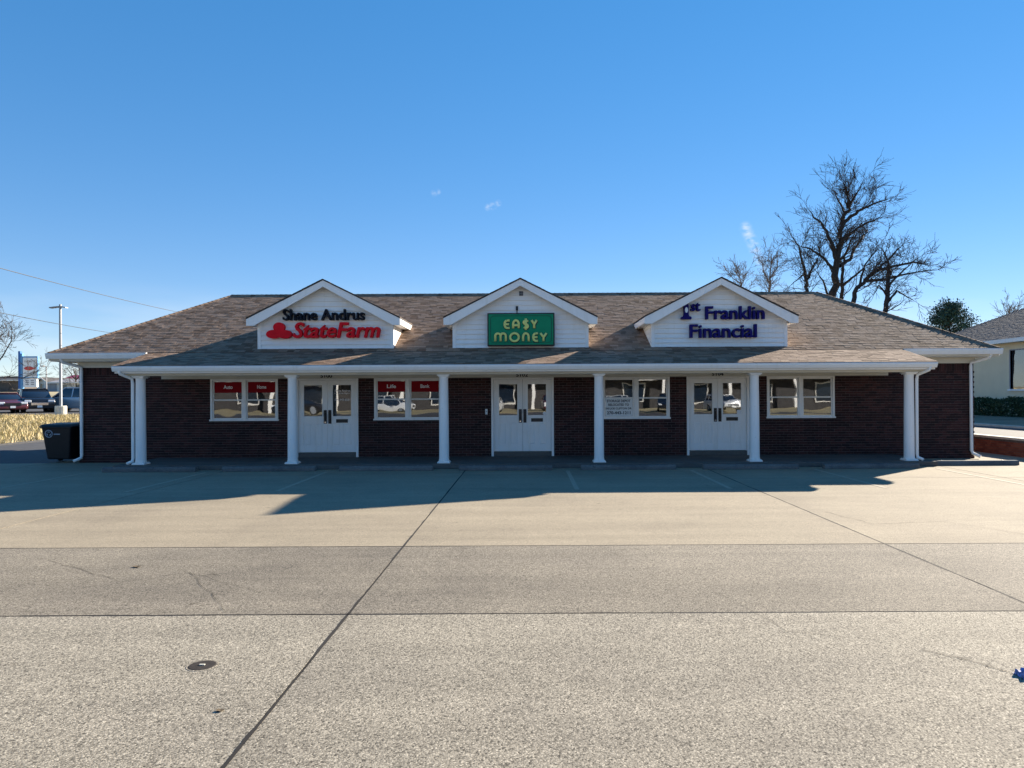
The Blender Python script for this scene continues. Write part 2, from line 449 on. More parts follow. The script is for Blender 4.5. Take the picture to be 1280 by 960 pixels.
# worn parking stripes
for x in (-10.45, -7.6, -4.75, .92, 3.82, 6.75, 9.62):
    MB().box(x-.045, x+.045, 13.6, 16.95, .0008, .004).build('parking_stripe', 'stripe_paint', lot)
def crack(pts, w=.007):
    m = MB()
    P = [Vector((x, y, .004)) for x, y in pts]
    for a, b in zip(P[:-1], P[1:]):
        d = (b-a).normalized(); n_ = Vector((-d.y, d.x, 0)) * w * random.uniform(.3, .8)
        m.quad(a-n_, a+n_, b+n_, b-n_)
    m.build('crack', 'joint_soil', lot)
def G(px, py):            # ground point under a picture position, for reading off ground marks
    h = 492 - (px-660)*.0052
    Y = 1.82*900/(py-h); return ((px-660)*Y/900, Y)
def jag(pts, n=5, amp=.02):
    out = []
    for a, b in zip(pts[:-1], pts[1:]):
        for k in range(n):
            t_ = k/n; out.append((a[0]+(b[0]-a[0])*t_+random.uniform(-amp, amp), a[1]+(b[1]-a[1])*t_+random.uniform(-amp, amp)))
    return out+[pts[-1]]
crack(jag([G(1150, 812), G(1195, 822), G(1235, 833), G(1278, 846)], 6, .012), .006)
crack(jag([G(890, 738), G(985, 790), G(1100, 800)], 8, .02), .003)

crack(jag([G(60, 700), G(150, 728), G(235, 716), G(330, 742)], 9, .02), .004)
crack(jag([G(235, 716), G(262, 742), G(280, 764)], 6, .015), .003)
crack(jag([G(1030, 640), G(1090, 655), G(1180, 652), G(1279, 668)], 9, .03), .005)
def ragged(a, b, w):                        # crumbling sealant along a joint
    n = int(math.hypot(b[0]-a[0], b[1]-a[1])/.05)
    m = MB(); P_ = [(a[0]+(b[0]-a[0])*k/n, a[1]+(b[1]-a[1])*k/n) for k in range(n+1)]
    d = Vector((b[0]-a[0], b[1]-a[1], 0)).normalized(); nn_ = Vector((-d.y, d.x, 0)); l_ = random.uniform(.3, 1)*w; r_ = random.uniform(.3, 1)*w
    for p, q in zip(P_[:-1], P_[1:]):
        l2_ = max(.1*w, min(1.2*w, l_+random.gauss(0, .25)*w)); r2_ = max(.1*w, min(1.2*w, r_+random.gauss(0, .25)*w))
        pv, qv = Vector((p[0], p[1], .002)), Vector((q[0], q[1], .002))
        m.quad(pv-nn_*r_, pv+nn_*l_, qv+nn_*l2_, qv-nn_*r2_); l_, r_ = l2_, r2_
    m.build('joint_sealant', 'joint_soil', lot)
for x in (-1.5, 4.26): ragged((x, 2.5), (x, 17.4), .012)
ragged((-12, 5.96), (13, 5.96), .012); ragged((-13, 8.62), (13.4, 8.62), .009)

# pavement under the porch, door steps
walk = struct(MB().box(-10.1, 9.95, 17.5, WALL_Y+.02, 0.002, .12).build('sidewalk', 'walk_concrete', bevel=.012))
# kerb of the left verge; dark colour stands in for the building's shade
struct(MB().box(-19.72, -19.5, -12, 30, -.3, .05).build('kerb', 'asphalt_and_shade', bevel=.02))

# ------------------------------------------------------------------ the building
bld = thing('storefront_building', 'long low brick storefront with brown hip roof, white columns and three gabled dormers', 'building', ((XL+XR)/2, 22.4, 0))
CD = (-5.46, -.15, 5.16)                     # door centres
CW = (-7.71, -3.26, 2.93, 7.41)              # window centres
DW, WW, WZ0, WZ1, DZ0, DZ1 = 1.70, 1.84, 1.115, 2.26, .24, 2.26
openings = [(c-DW/2, c+DW/2, 0.12, DZ1) for c in CD] + [(c-WW/2, c+WW/2, WZ0, WZ1) for c in CW]
# backing wall with openings
wall = MB(); TOPZ = 2.60
edges = sorted([(a, b, z0, z1) for a, b, z0, z1 in openings])
x = XL + .012
for a, b, z0, z1 in edges:
    wall.box(x, a, WALL_Y+.012, WALL_Y+.2, 0, TOPZ)
    if z0 > .2: wall.box(a, b, WALL_Y+.012, WALL_Y+.2, 0, z0)
    wall.box(a, b, WALL_Y+.012, WALL_Y+.2, z1, TOPZ)
    x = b
wall.box(x, XR-.012, WALL_Y+.012, WALL_Y+.2, 0, TOPZ)
front = wall.build('front_wall', 'mortar', bld)
BACK_Y = 28.43
side = MB().box(XL+.012, XL+.2, WALL_Y+.2, BACK_Y, 0, TOPZ).build('side_wall', 'mortar', bld)
side2 = MB().box(XR-.2, XR-.012, WALL_Y+.2, BACK_Y, 0, TOPZ).build('side_wall', 'mortar', bld)
MB().box(XL+.2, XR-.2, BACK_Y-.2, BACK_Y, 0, TOPZ).build('rear_wall', 'mortar', bld)
MB().box(XL+.2, XR-.2, WALL_Y+3.2, WALL_Y+3.3, .12, TOPZ).build('partition', 'interior_wall', bld)
MB().box(XL+.2, XR-.2, WALL_Y+.2, WALL_Y+3.2, .02, .12).build('floor', 'interior_wall', bld)
MB().box(XL+.2, XR-.2, WALL_Y+.2, WALL_Y+3.2, TOPZ-.1, TOPZ).build('ceiling', 'interior_wall', bld)
# bricks: clip each against the openings
def subtract(r, o):
    x0, x1, z0, z1 = r; a, b, c, d = o
    if x1 <= a or x0 >= b or z1 <= c or z0 >= d: return [r]
    out = []
    if x0 < a: out.append((x0, a, z0, z1))
    if x1 > b: out.append((b, x1, z0, z1))
    m0, m1 = max(x0, a), min(x1, b)
    if z0 < c: out.append((m0, m1, z0, c))
    if z1 > d: out.append((m0, m1, d, z1))
    return [q for q in out if q[1]-q[0] > .02 and q[3]-q[2] > .015]
BL, BH, MO = .200, .0575, .0105
full, rest = [], MB()
def brick_rows(xa, xb, za, zb):
    k = 0; z = za
    while z + BH <= zb + .001:
        x = xa - (.105 if k % 2 else 0)
        while x < xb:
            a, b = max(x, xa), min(x+BL, xb)
            if b-a > .03: yield (a, b, z, z+BH)
            x += BL+MO
        z += BH+MO; k += 1
SOLD = 2.375
for r in brick_rows(XL, XR, .004, SOLD):
    parts = [r]
    for o in openings: parts = [q for p in parts for q in subtract(p, o)]
    for q in parts:
        if abs(q[1]-q[0]-BL) < 1e-4 and abs(q[3]-q[2]-BH) < 1e-4: full.append(q)
        else: rest.box(q[0], q[1], WALL_Y+random.uniform(-.002, .002), WALL_Y+.03, q[2], q[3])
x = XL
while x + BH < XR:                                   # soldier course under the eaves
    rest.box(x, x+BH, WALL_Y+random.uniform(-.002, .002), WALL_Y+.03, SOLD+.004, SOLD+.004+BL); x += BH+MO
bm_ = MB().box(-BL/2, BL/2, 0, .03, 0, BH).mesh('brick', 'brick')
full.sort(key=lambda q: -q[0])
pw = wloc(front)
for k, q in enumerate(full):
    if k < 300:
        o = bpy.data.objects.new('brick', bm_); o.location = Vector(((q[0]+q[1])/2, WALL_Y+random.uniform(-.003, .002), q[2])) - pw; link(o, front)
    else: rest.box(q[0], q[1], WALL_Y+random.uniform(-.003, .002), WALL_Y+.03, q[2], q[3])
stuff(rest.build('brickwork', 'brick', front))
for sx, par, name in ((XL, side, -1), (XR, side2, 1)):
    m = MB()
    for a, b, z0, z1 in brick_rows(WALL_Y+.04, BACK_Y, .004, 2.58):
        if name < 0: m.box(sx, sx+.03, a, b, z0, z1)
        else: m.box(sx-.03, sx, a, b, z0, z1)
    stuff(m.build('brickwork', 'brick', par))

# --- windows
def window(cx):
    y = WALL_Y
    x0, x1, z0, z1 = cx-WW/2, cx+WW/2, WZ0, WZ1
    f = MB(); fw = .055
    f.box(x0, x0+fw, y-.025, y+.11, z0+.045, z1); f.box(x1-fw, x1, y-.025, y+.11, z0+.045, z1)
    f.box(x0+fw, x1-fw, y-.025, y+.11, z1-.045, z1); f.box(x0-.02, x1+.02, y-.05, y+.12, z0, z0+.045)
    f.box(cx-.05, cx+.05, y-.022, y+.11, z0+.045, z1-.045)
    w = f.build('window', 'white_metal', bld, bevel=.005, seg=1)
    zm = (z0+z1)/2
    for s in (-1, 1):
        a, b = (x0+fw, cx-.05) if s < 0 else (cx+.05, x1-fw)
        for za, zb, yy in ((zm-.015, z1-.045, y+.03), (z0+.045, zm+.015, y+.002)):
            r = .034; m = MB()
            m.box(a, a+r, yy, yy+.035, za, zb); m.box(b-r, b, yy, yy+.035, za, zb)
            m.box(a+r, b-r, yy, yy+.035, za, za+r); m.box(a+r, b-r, yy, yy+.035, zb-r, zb)
            sh = m.build('sash', 'white_metal', w, bevel=.004, seg=1)
            MB().box(a+r-.004, b-r+.004, yy+.014, yy+.020, za+r-.004, zb-r+.004).build('pane', 'window_glass', w, origin=((a+b)/2, yy, za))
    return w
for c in CW: window(c)

# --- double doors
def double_door(cx):
    y = WALL_Y; x0, x1 = cx-DW/2, cx+DW/2
    f = MB()
    f.box(x0, x0+.065, y-.03, y+.13, .12, DZ1); f.box(x1-.065, x1, y-.03, y+.13, .12, DZ1)
    f.box(x0+.065, x1-.065, y-.03, y+.13, DZ1-.05, DZ1)
    f.build('door_frame', 'door_paint', bld, bevel=.006, seg=1)
    MB().box(x0+.065, x1-.065, y-.02, y+.13, .12, DZ0).build('threshold', 'walk_concrete', bld)
    for s in (-1, 1):
        a, b = (x0+.068, cx-.003) if s < 0 else (cx+.003, x1-.068)
        yy = y+.035; gx0, gx1 = (a+b)/2-.268, (a+b)/2+.268; gz0, gz1 = 1.215, 2.10
        m = MB(); z0, z1 = DZ0+.012, DZ1-.053
        m.box(a, gx0, yy, yy+.045, z0, z1); m.box(gx1, b, yy, yy+.045, z0, z1)
        m.box(gx0, gx1, yy, yy+.045, gz1, z1); m.box(gx0, gx1, yy, yy+.045, 1.04, gz0)
        m.box(gx0, gx1, yy, yy+.045, z0, .42); cxm = (gx0+gx1)/2
        m.box(cxm-.045, cxm+.045, yy, yy+.045, .42, 1.04)
        m.box(gx0, cxm-.045, yy+.014, yy+.04, .42, 1.04); m.box(cxm+.045, gx1, yy+.014, yy+.04, .42, 1.04)
        d = m.build('door', 'door_paint', bld)
        for p0, p1 in ((gx0, cxm-.045), (cxm+.045, gx1)):
            MB().hexa([(p0+.02, yy+.014, .44), (p1-.02, yy+.014, .44), (p1-.02, yy+.014, 1.02), (p0+.02, yy+.014, 1.02),
                       (p0+.045, yy+.002, .465), (p1-.045, yy+.002, .465), (p1-.045, yy+.002, .995), (p0+.045, yy+.002, .995)]).build('panel', 'door_paint', d)
        m = MB()      # glazing bead
        for q in ((gx0, gx0+.02, gz0, gz1), (gx1-.02, gx1, gz0, gz1), (gx0+.02, gx1-.02, gz0, gz0+.02), (gx0+.02, gx1-.02, gz1-.02, gz1)):
            m.box(q[0], q[1], yy-.008, yy+.03, q[2], q[3])
        m.build('glazing_bead', 'door_paint', d)
        MB().box(gx0+.016, gx1-.016, yy+.010, yy+.016, gz0+.016, gz1-.016).build('pane', 'window_glass', d, origin=((a+b)/2, yy, gz0))
        hx = cx + s*.062
        h = MB().box(hx-.042, hx+.042, yy-.006, yy-.0005, 1.03, 1.40)
        h.tube([(hx, yy-.006, 1.10), (hx, yy-.06, 1.10), (hx, yy-.06, 1.33), (hx, yy-.006, 1.33)], .012, 8)
        h.build('handle', 'dark_bronze', d)
        if s > 0:
            MB().box(cxm-.16, cxm+.16, yy-.012, yy-.0005, 1.055, 1.15).build('mail_slot', 'dark_bronze', d, bevel=.004, seg=1)
        else:
            MB().box(hx-.02, hx+.02, yy-.016, yy-.0065, 1.05, 1.085).build('lock', 'chrome', d)
    return None
for c in CD: double_door(c)

# --- frieze board on the wall, porch ceiling and beam
MB().box(-9.95, 9.78, WALL_Y-.03, WALL_Y+.01, 2.262, 2.38).build('frieze_board', 'cream_trim', bld)
YC = 17.79
MB().box(-10.0, 9.86, YC+.125, WALL_Y-.002, 2.385, 2.40).build('porch_ceiling', 'cream_trim', bld)
MB().box(-9.9, 9.75, YC-.10, YC+.12, 2.302, 2.40).build('porch_beam', 'cream_trim', bld, bevel=.006, seg=1)
MB().box(-10.03, 9.88, YC-.32, YC-.10, 2.36, 2.40).build('porch_soffit', 'white_metal', bld)
# --- columns
COLX = (-9.57, -5.82, -2.08, 1.75, 5.59, 9.41)
cprof = [(.128, .17), (.132, .19), (.124, .21), (.122, .25), (.118, 1.2), (.108, 2.20), (.112, 2.215), (.112, 2.235), (.108, 2.25)]
for x in COLX:
    c = MB().lathe([(r_, z-.12) for r_, z in cprof], (x, YC, .12), 28).build('column', 'white_paint', bld, origin=(x, YC, .12), smooth=True)
    MB().box(x-.155, x+.155, YC-.155, YC+.155, .12, .155).box(x-.14, x+.14, YC-.14, YC+.14, .155, .172).build('plinth', 'white_paint', c, bevel=.006, seg=1)
    MB().box(x-.125, x+.125, YC-.125, YC+.125, 2.245, 2.27).box(x-.15, x+.15, YC-.15, YC+.15, 2.27, 2.3005).build('capital', 'white_paint', c, bevel=.005, seg=1)
# --- porch gutter (profile in y,z), straps, main gutters, fascias
def gutter(x0, x1, y, z1, parent, name='gutter', h=.125, w=.12):
    poly = [(y, z1), (y-.012, z1-.01), (y-.004, z1-.02), (y-.004, z1-.05), (y+.03, z1-h), (y+w, z1-h), (y+w, z1)]
    return MB().prism(poly[::-1], 'x', x0, x1).build(name, 'white_metal', parent)
PE_Y, PE_Z = 17.40, 2.53
gutter(-10.05, 9.89, PE_Y-.03, PE_Z, bld)
MB().box(-10.0, 9.86, PE_Y+.091, PE_Y+.115, 2.37, PE_Z-.005).build('fascia', 'cream_trim', bld)
# --- main roof geometry
EX0, EX1, EY0, EY1, EZ, RZ = -12.69, 12.5, 19.07, 28.93, 2.955, 5.14
RY = (EY0+EY1)/2; W = RY-EY0; WS = 2.85         # run of the front slope, run of the hip ends
SL = (RZ-EZ)/W
base_roof = MB()
A, B, Cc, D = (EX0, EY0, EZ), (EX1, EY0, EZ), (EX1, EY1, EZ), (EX0, EY1, EZ)
P, Q = (EX0+WS, RY, RZ), (EX1-WS, RY, RZ)
k = 0; base_roof.v = [A, B, Cc, D, P, Q] + [(a[0], a[1], a[2]-.02) for a in (A, B, Cc, D)]
base_roof.f = [(0, 1, 5, 4), (1, 2, 5), (2, 3, 4, 5), (3, 0, 4), (9, 8, 7, 6), (0, 6, 7, 1), (1, 7, 8, 2), (2, 8, 9, 3), (3, 9, 6, 0)]
roof = base_roof.build('roof', 'roof_dark', bld)
PS = (EZ-.004-(PE_Z+.012))/(EY0+.03-PE_Y)     # porch roof slope
pz = lambda y: PE_Z+.012+PS*(y-PE_Y)
proof = MB().hexa([(-10.03, PE_Y-.01, pz(PE_Y-.01)-.05), (9.89, PE_Y-.01, pz(PE_Y-.01)-.05), (9.89, EY0+.06, pz(EY0+.06)-.05), (-10.03, EY0+.06, pz(EY0+.06)-.05),
                   (-10.03, PE_Y-.01, pz(PE_Y-.01)), (9.89, PE_Y-.01, pz(PE_Y-.01)), (9.89, EY0+.06, pz(EY0+.06)), (-10.03, EY0+.06, pz(EY0+.06))]).build('porch_roof', 'roof_dark', bld)
for xx in (-10.03, 9.87):      # closed ends of the porch roof
    MB().prism([(PE_Y+.10, 2.405), (EY0+.05, 2.405), (EY0+.05, pz(EY0+.05)-.052), (PE_Y+.10, pz(PE_Y+.10)-.052)], 'x', xx, xx+.02).build('porch_end', 'white_metal', bld)
E = .14
def shingles(O, u, v, n, T, umin, umax, mb, w=(.12, .25), lift=.0, lst=None, wfix=None):
    O, u, v, n = Vector(O), Vector(u), Vector(v), Vector(n)
    k = 0
    while k*E < T:
        t0 = k*E; t1 = min(t0+E+.02, T); a, b = umin(t0+E*.5), umax(t0+E*.5)
        s = a - random.uniform(0, .3)
        while s < b:
            ww = wfix or random.uniform(*w)
            p, q = max(s, a), min(s+ww-.004, b)
            if q-p > .03:
                th = random.uniform(.005, .011)
                if lst is not None and q-p > ww-.006 and t1 == t0+E+.02: lst.append((O+u*p+v*t0, p))
                else:
                    c = [O+u*p+v*t0, O+u*q+v*t0, O+u*q+v*t1, O+u*p+v*t1]
                    mb.hexa([c[0]+n*.001, c[1]+n*.001, c[2]+n*.001, c[3]+n*.001, c[0]+n*th, c[1]+n*th, c[2]+n*.004, c[3]+n*.004])
            s += ww
        k += 1
ln = math.hypot(W, RZ-EZ); T = ln; cs, sn = W/ln, (RZ-EZ)/ln
m = MB()
ls = math.hypot(WS, RZ-EZ); cq, sq = WS/ls, (RZ-EZ)/ls; k1 = WS/T; k2 = W/ls
shingles((0, EY0, EZ), (1, 0, 0), (0, cs, sn), (0, -sn, cs), T, lambda t_: EX0+t_*k1, lambda t_: EX1-t_*k1, m)
shingles((EX1, 0, EZ), (0, 1, 0), (-cq, 0, sq), (sq, 0, cq), ls, lambda t_: EY0+t_*k2, lambda t_: EY1-t_*k2, m)
shingles((EX0, 0, EZ), (0, -1, 0), (cq, 0, sq), (-sq, 0, cq), ls, lambda t_: -(EY1-t_*k2), lambda t_: -(EY0+t_*k2), m)
shingles((0, EY1, EZ), (-1, 0, 0), (0, -cs, sn), (0, sn, cs), T, lambda t_: -(EX1-t_*k1), lambda t_: -(EX0+t_*k1), m)
stuff(m.build('shingle_field', 'shingle', roof))
m = MB()                                     # ridge and hip caps
def caps(a, b, wdt=.13):
    a, b = Vector(a), Vector(b); d = (b-a); L = d.length; d.normalize(); sd = d.cross(Vector((0, 0, 1))).normalized(); up = sd.cross(d)
    n_ = int(L/.16)
    for i in range(n_):
        p = a+d*(i*.16); q = a+d*(i*.16+.20)
        m.hexa([p-sd*wdt-up*.055, p+sd*wdt-up*.055, q+sd*wdt-up*.06, q-sd*wdt-up*.06, p-sd*.03+up*.032, p+sd*.03+up*.032, q+sd*.03+up*.022, q-sd*.03+up*.022])
caps(P, Q); caps(A, P); caps(B, Q); caps(Cc, Q); caps(D, P)
stuff(m.build('ridge_cap', 'shingle', roof))
# porch roof shingles: the first 300 from the right as objects
pl = math.hypot(1, PS); pc, psn = 1/pl, PS/pl
lst = []; m = MB()
TP = (EY0+.02-PE_Y)*pl
WF = .22
shingles((0, PE_Y-.015, pz(PE_Y-.015)), (1, 0, 0), (0, pc, psn), (0, -psn, pc), TP, lambda t_: -10.05, lambda t_: 9.91, m, lst=lst, wfix=WF)
lst.sort(key=lambda q: -q[1])
def one(th):
    q = MB(); n = Vector((0, -psn, pc)); u = Vector((1, 0, 0)); v = Vector((0, pc, psn)); w_ = WF-.004
    c = [u*0, u*w_, u*w_+v*(E+.02), v*(E+.02)]
    q.hexa([c[0]+n*.001, c[1]+n*.001, c[2]+n*.001, c[3]+n*.001, c[0]+n*th, c[1]+n*th, c[2]+n*.004, c[3]+n*.004]); return q
sm_ = [one(th).mesh('shingle', 'shingle') for th in (.006, .008, .011)]
pw = wloc(proof)
for k, (p, _) in enumerate(lst):
    if k < 300:
        o = bpy.data.objects.new('shingle', random.choice(sm_)); o.location = p-pw; link(o, proof)
    else:
        q = one(random.choice((.006, .008, .011))); b0 = len(m.v); m.v += [tuple(Vector(v)+p) for v in q.v]; m.f += [tuple(i+b0 for i in f) for f in q.f]
stuff(m.build('shingle_field', 'shingle', proof))
# main eave gutters (only beside the porch), soffit, frieze
for a, b in ((EX0-.03, -10.06), (9.92, EX1+.03)):
    gutter(a, b, EY0-.10, EZ-.004, bld, h=.15)
    MB().box(a+.05, b-.05, EY0+.021, EY0+.04, EZ-.2, EZ-.022).build('fascia', 'cream_trim', bld)
MB().box(EX0+.04, EX1-.04, EY0+.042, WALL_Y+.19, 2.735, 2.75).build('soffit', 'cream_trim', bld)
MB().box(EX0+.04, XL+.1, WALL_Y+.19, EY1-.05, 2.735, 2.75).build('soffit', 'cream_trim', bld)
MB().box(XR-.1, EX1-.04, WALL_Y+.19, EY1-.05, 2.735, 2.75).build('soffit', 'cream_trim', bld)
MB().box(XL-.015, XR+.015, WALL_Y-.018, WALL_Y+.16, 2.585, 2.735).build('frieze_board', 'cream_trim', bld)
for xx in (EX0-.02, EX1):
    MB().box(xx, xx+.02, EY0+.03, EY1-.03, EZ-.2, EZ-.012).build('fascia', 'white_metal', bld)
# --- downspouts
def downspout(pts, r_=.042):
    MB().tube(pts, r_, 8).build('downspout', 'white_metal', bld, smooth=True)
downspout([(XL-.18, EY0-.02, 2.83), (XL-.16, EY0+.05, 2.72), (XL+.09, WALL_Y-.06, 2.60), (XL+.10, WALL_Y-.06, 2.5), (XL+.10, WALL_Y-.06, .22), (XL+.09, WALL_Y-.07, .14), (XL-.04, WALL_Y-.2, .06)])
downspout([(XR+.14, EY0-.02, 2.83), (XR+.13, EY0+.05, 2.72), (XR-.12, WALL_Y-.06, 2.60), (XR-.13, WALL_Y-.06, 2.5), (XR-.12, WALL_Y-.06, .22), (XR-.09, WALL_Y-.07, .14), (XR+.02, WALL_Y-.22, .06)])
for s, x in ((-1, COLX[0]), (1, COLX[-1])):
    downspout([(x+s*.33, PE_Y+.02, 2.43), (x+s*.32, PE_Y+.05, 2.35), (x+s*.19, YC-.05, 2.24), (x+s*.18, YC-.03, 2.12), (x+s*.18, YC-.03, .28), (x+s*.19, YC-.04, .2), (x+s*.26, YC-.16, .15)], .038)

# --- dormers
DX = (-5.41, -.19, 5.13); DF = 19.30; DHW = 1.82; DEH = 2.04; DPK, DEV = 4.88, 3.86; GF = 19.04
ds = (DPK-DEV)/DEH
for cx in DX:
    d = MB()
    # carcass of the dormer: front and cheek backing
    zt = lambda x: DPK-.09-ds*abs(x-cx)
    pts = [(cx-DHW+.02, 2.9), (cx+DHW-.02, 2.9), (cx+DHW-.02, zt(cx+DHW)), (cx, zt(cx)), (cx-DHW+.02, zt(cx-DHW))]
    d.prism(pts, 'y', DF+.02, 22.9)
    dm = d.build('dormer', 'white_siding', bld)
    # front boards, each cut to the gable
    z = 3.035; bh = .128
    while z < DPK-.16:
        top = min(z+bh, DPK-.12)
        def hw(zz): return min(DHW-.085, max(.0, (DPK-.115-zz)/ds))
        a0, a1 = hw(z), hw(top)
        if a0 > .06:
            MB().hexa([(cx-a0, DF-.028, z), (cx+a0, DF-.028, z), (cx+a0, DF+.018, z), (cx-a0, DF+.018, z),
                       (cx-max(a1, .01), DF+.006, top), (cx+max(a1, .01), DF+.006, top), (cx+max(a1, .01), DF+.018, top), (cx-max(a1, .01), DF+.018, top)]).build('clapboard', 'white_siding', dm)
        z += bh
    for s in (-1, 1):
        xo = cx+s*DHW
        MB().box(min(xo, xo-s*.085), max(xo, xo-s*.085), DF-.034, DF+.019, 3.03, DEV-.10).build('corner_board', 'white_paint', dm)
        # cheek boards
        z = 3.06
        while z < DEV-.12:
            yb = EY0+(z-EZ)/SL
            MB().box(min(xo-s*.019, xo+s*.004), max(xo-s*.019, xo+s*.004), DF+.02, 21.6, z, z+bh-.008).build('clapboard', 'white_siding', dm)
            z += bh
        # roof slope: slab with soffit, fascia along the eave, raking fascia in front
        e0 = (cx+s*DEH, DEV); p0 = (cx, DPK)
        th = .03
        poly = [(cx, DPK), (e0[0], DEV), (e0[0], DEV-th), (cx, DPK-th)]
        if s > 0: poly = poly[::-1]
        MB().prism(poly, 'y', GF-.015, 23.36).build('dormer_roof', 'roof_dark', dm)
        rake = [(cx, DPK-th-.002), (e0[0]-s*.004, DEV-th-.002), (e0[0]-s*.004, DEV-.21), (e0[0]-s*.20, DEV-.21), (cx, DPK-.205)]
        if s > 0: rake = rake[::-1]
        MB().prism(rake, 'y', GF, GF+.03).build('rake_board', 'white_paint', dm, bevel=.004, seg=1)
        MB().box(min(e0[0]-s*.03, e0[0]-s*.002), max(e0[0]-s*.03, e0[0]-s*.002), GF+.031, 21.2, DEV-.19, DEV-th-.012).build('eave_board', 'white_paint', dm)
        a, b = sorted((xo+s*.006, e0[0]-s*.031))
        MB().box(a, b, GF+.031, 21.2, DEV-.195, DEV-.18).build('soffit', 'white_paint', dm)
        # shingles of the dormer roof
        ln2 = math.hypot(DEH, DPK-DEV); c2, s2 = DEH/ln2, (DPK-DEV)/ln2
        mm = MB()
        if s > 0: shingles((e0[0], GF-.03, DEV), (0, 1, 0), (-c2, 0, s2), (s2, 0, c2), ln2, lambda t_: 0, lambda t_: 1.95+t_*s2/SL, mm)
        else: shingles((e0[0], GF-.03, DEV), (0, -1, 0), (c2, 0, s2), (-s2, 0, c2), ln2, lambda t_: -(1.95+t_*s2/SL), lambda t_: 0, mm)
        stuff(mm.build('shingle_field', 'shingle', dm))

# ------------------------------------------------------------------ signs
def letters(root, body, x0, x1, z0, z1, y, depth, mat, bold=.02, shear=0):
    for ch, m in fit_text(body, x0, x1, z0, z1, y, depth, True, bold, shear): m.build('letter', mat, root)
LY = 19.14
s1 = thing('channel_letter_sign', 'black raised letters reading Shane Andrus on the dormer above the red lettering', 'sign', (-5.43, LY, 3.8))
letters(s1, 'Shane Andrus', -6.52, -4.34, 3.80, 4.10, LY, .13, 'letter_black', .014)
s2 = thing('channel_letter_sign', 'red raised letters reading StateFarm with a red three oval emblem', 'sign', (-5.43, LY, 3.32))
letters(s2, 'StateFarm', -6.25, -3.93, 3.33, 3.75, LY, .13, 'letter_red', .018, .22)
def star_union(ells, c, n=72):
    poly = []
    for k in range(n):
        t_ = 2*math.pi*k/n; dx, dz = math.cos(t_), math.sin(t_); best = .02
        for (ex, ez, ra, rb) in ells:
            ox, oz = c[0]-ex, c[1]-ez
            A_ = (dx/ra)**2+(dz/rb)**2; B_ = 2*(ox*dx/ra**2+oz*dz/rb**2); C_ = (ox/ra)**2+(oz/rb)**2-1
            disc = B_*B_-4*A_*C_
            if disc > 0: best = max(best, (-B_+math.sqrt(disc))/(2*A_))
        poly.append((c[0]+dx*best, c[1]+dz*best))
    return poly
MB().prism(star_union([(-6.62, 3.62, .15, .13), (-6.77, 3.435, .19, .115), (-6.47, 3.435, .19, .115)], (-6.62, 3.48))[::-1], 'y', LY, LY+.13).build('emblem', 'letter_red', s2)
s3 = thing('channel_letter_sign', 'navy raised letters reading 1st Franklin Financial on a white dormer', 'sign', (5.2, LY, 3.28))
letters(s3, 'Franklin', 4.74, 6.31, 3.77, 4.12, LY, .13, 'letter_navy', .016)
letters(s3, 'Financial', 4.32, 6.10, 3.28, 3.64, LY, .13, 'letter_navy', .016)
letters(s3, 'st', 4.35, 4.60, 3.995, 4.22, LY, .13, 'letter_navy', .016)
one_poly = [(4.09, 3.78), (4.36, 3.78), (4.36, 3.835), (4.30, 3.86), (4.285, 3.90), (4.285, 4.23), (4.15, 4.23), (4.14, 4.19), (4.065, 4.145), (4.06, 4.10), (4.165, 4.12), (4.165, 3.90), (4.15, 3.86), (4.09, 3.835)]
nm = MB().prism(one_poly, 'y', LY, LY+.13).build('numeral', 'letter_navy', s3)
MB().prism([(4.225+.04*math.cos(a*.35), 4.02+.075*math.sin(a*.35)) for a in range(18)], 'y', LY-.006, LY+.01).build('portrait_face', 'paper_white', nm)
# bolt heads left where letters were fixed
# green cabinet sign with stroke letters
BX0, BX1, BZ0, BZ1, BY = -1.07, .715, 3.085, 3.965, 19.12
s4 = thing('cabinet_sign', 'green cabinet sign with cream letters reading EA$Y MONEY', 'sign', ((BX0+BX1)/2, BY, BZ0))
MB().box(BX0, BX1, BY, DF-.03, BZ0, BZ1).build('cabinet', 'black_trim', s4, bevel=.012)
MB().box(BX0+.035, BX1-.035, BY-.006, BY+.01, BZ0+.035, BZ1-.035).build('face', 'sign_green', s4)
def round_rect(x0, x1, z0, z1, r_, n=6):
    out = []
    for cx_, cz_, a0 in ((x1-r_, z1-r_, 0), (x0+r_, z1-r_, 90), (x0+r_, z0+r_, 180), (x1-r_, z0+r_, 270)):
        for k in range(n+1):
            a = R(a0+90*k/n); out.append((cx_+r_*math.cos(a), cz_+r_*math.sin(a)))
    return out+[out[0]]
rr = round_rect(BX0+.085, BX1-.085, BZ0+.085, BZ1-.08, .09)
MB().tube([(x, BY-.004, z) for x, z in rr], .008, 6).build('border', 'sign_green_dark', s4)
def arc(cx_, cz_, rx, rz, a0, a1, n=10): return [(cx_+rx*math.cos(R(a0+(a1-a0)*k/n)), cz_+rz*math.sin(R(a0+(a1-a0)*k/n))) for k in range(n+1)]
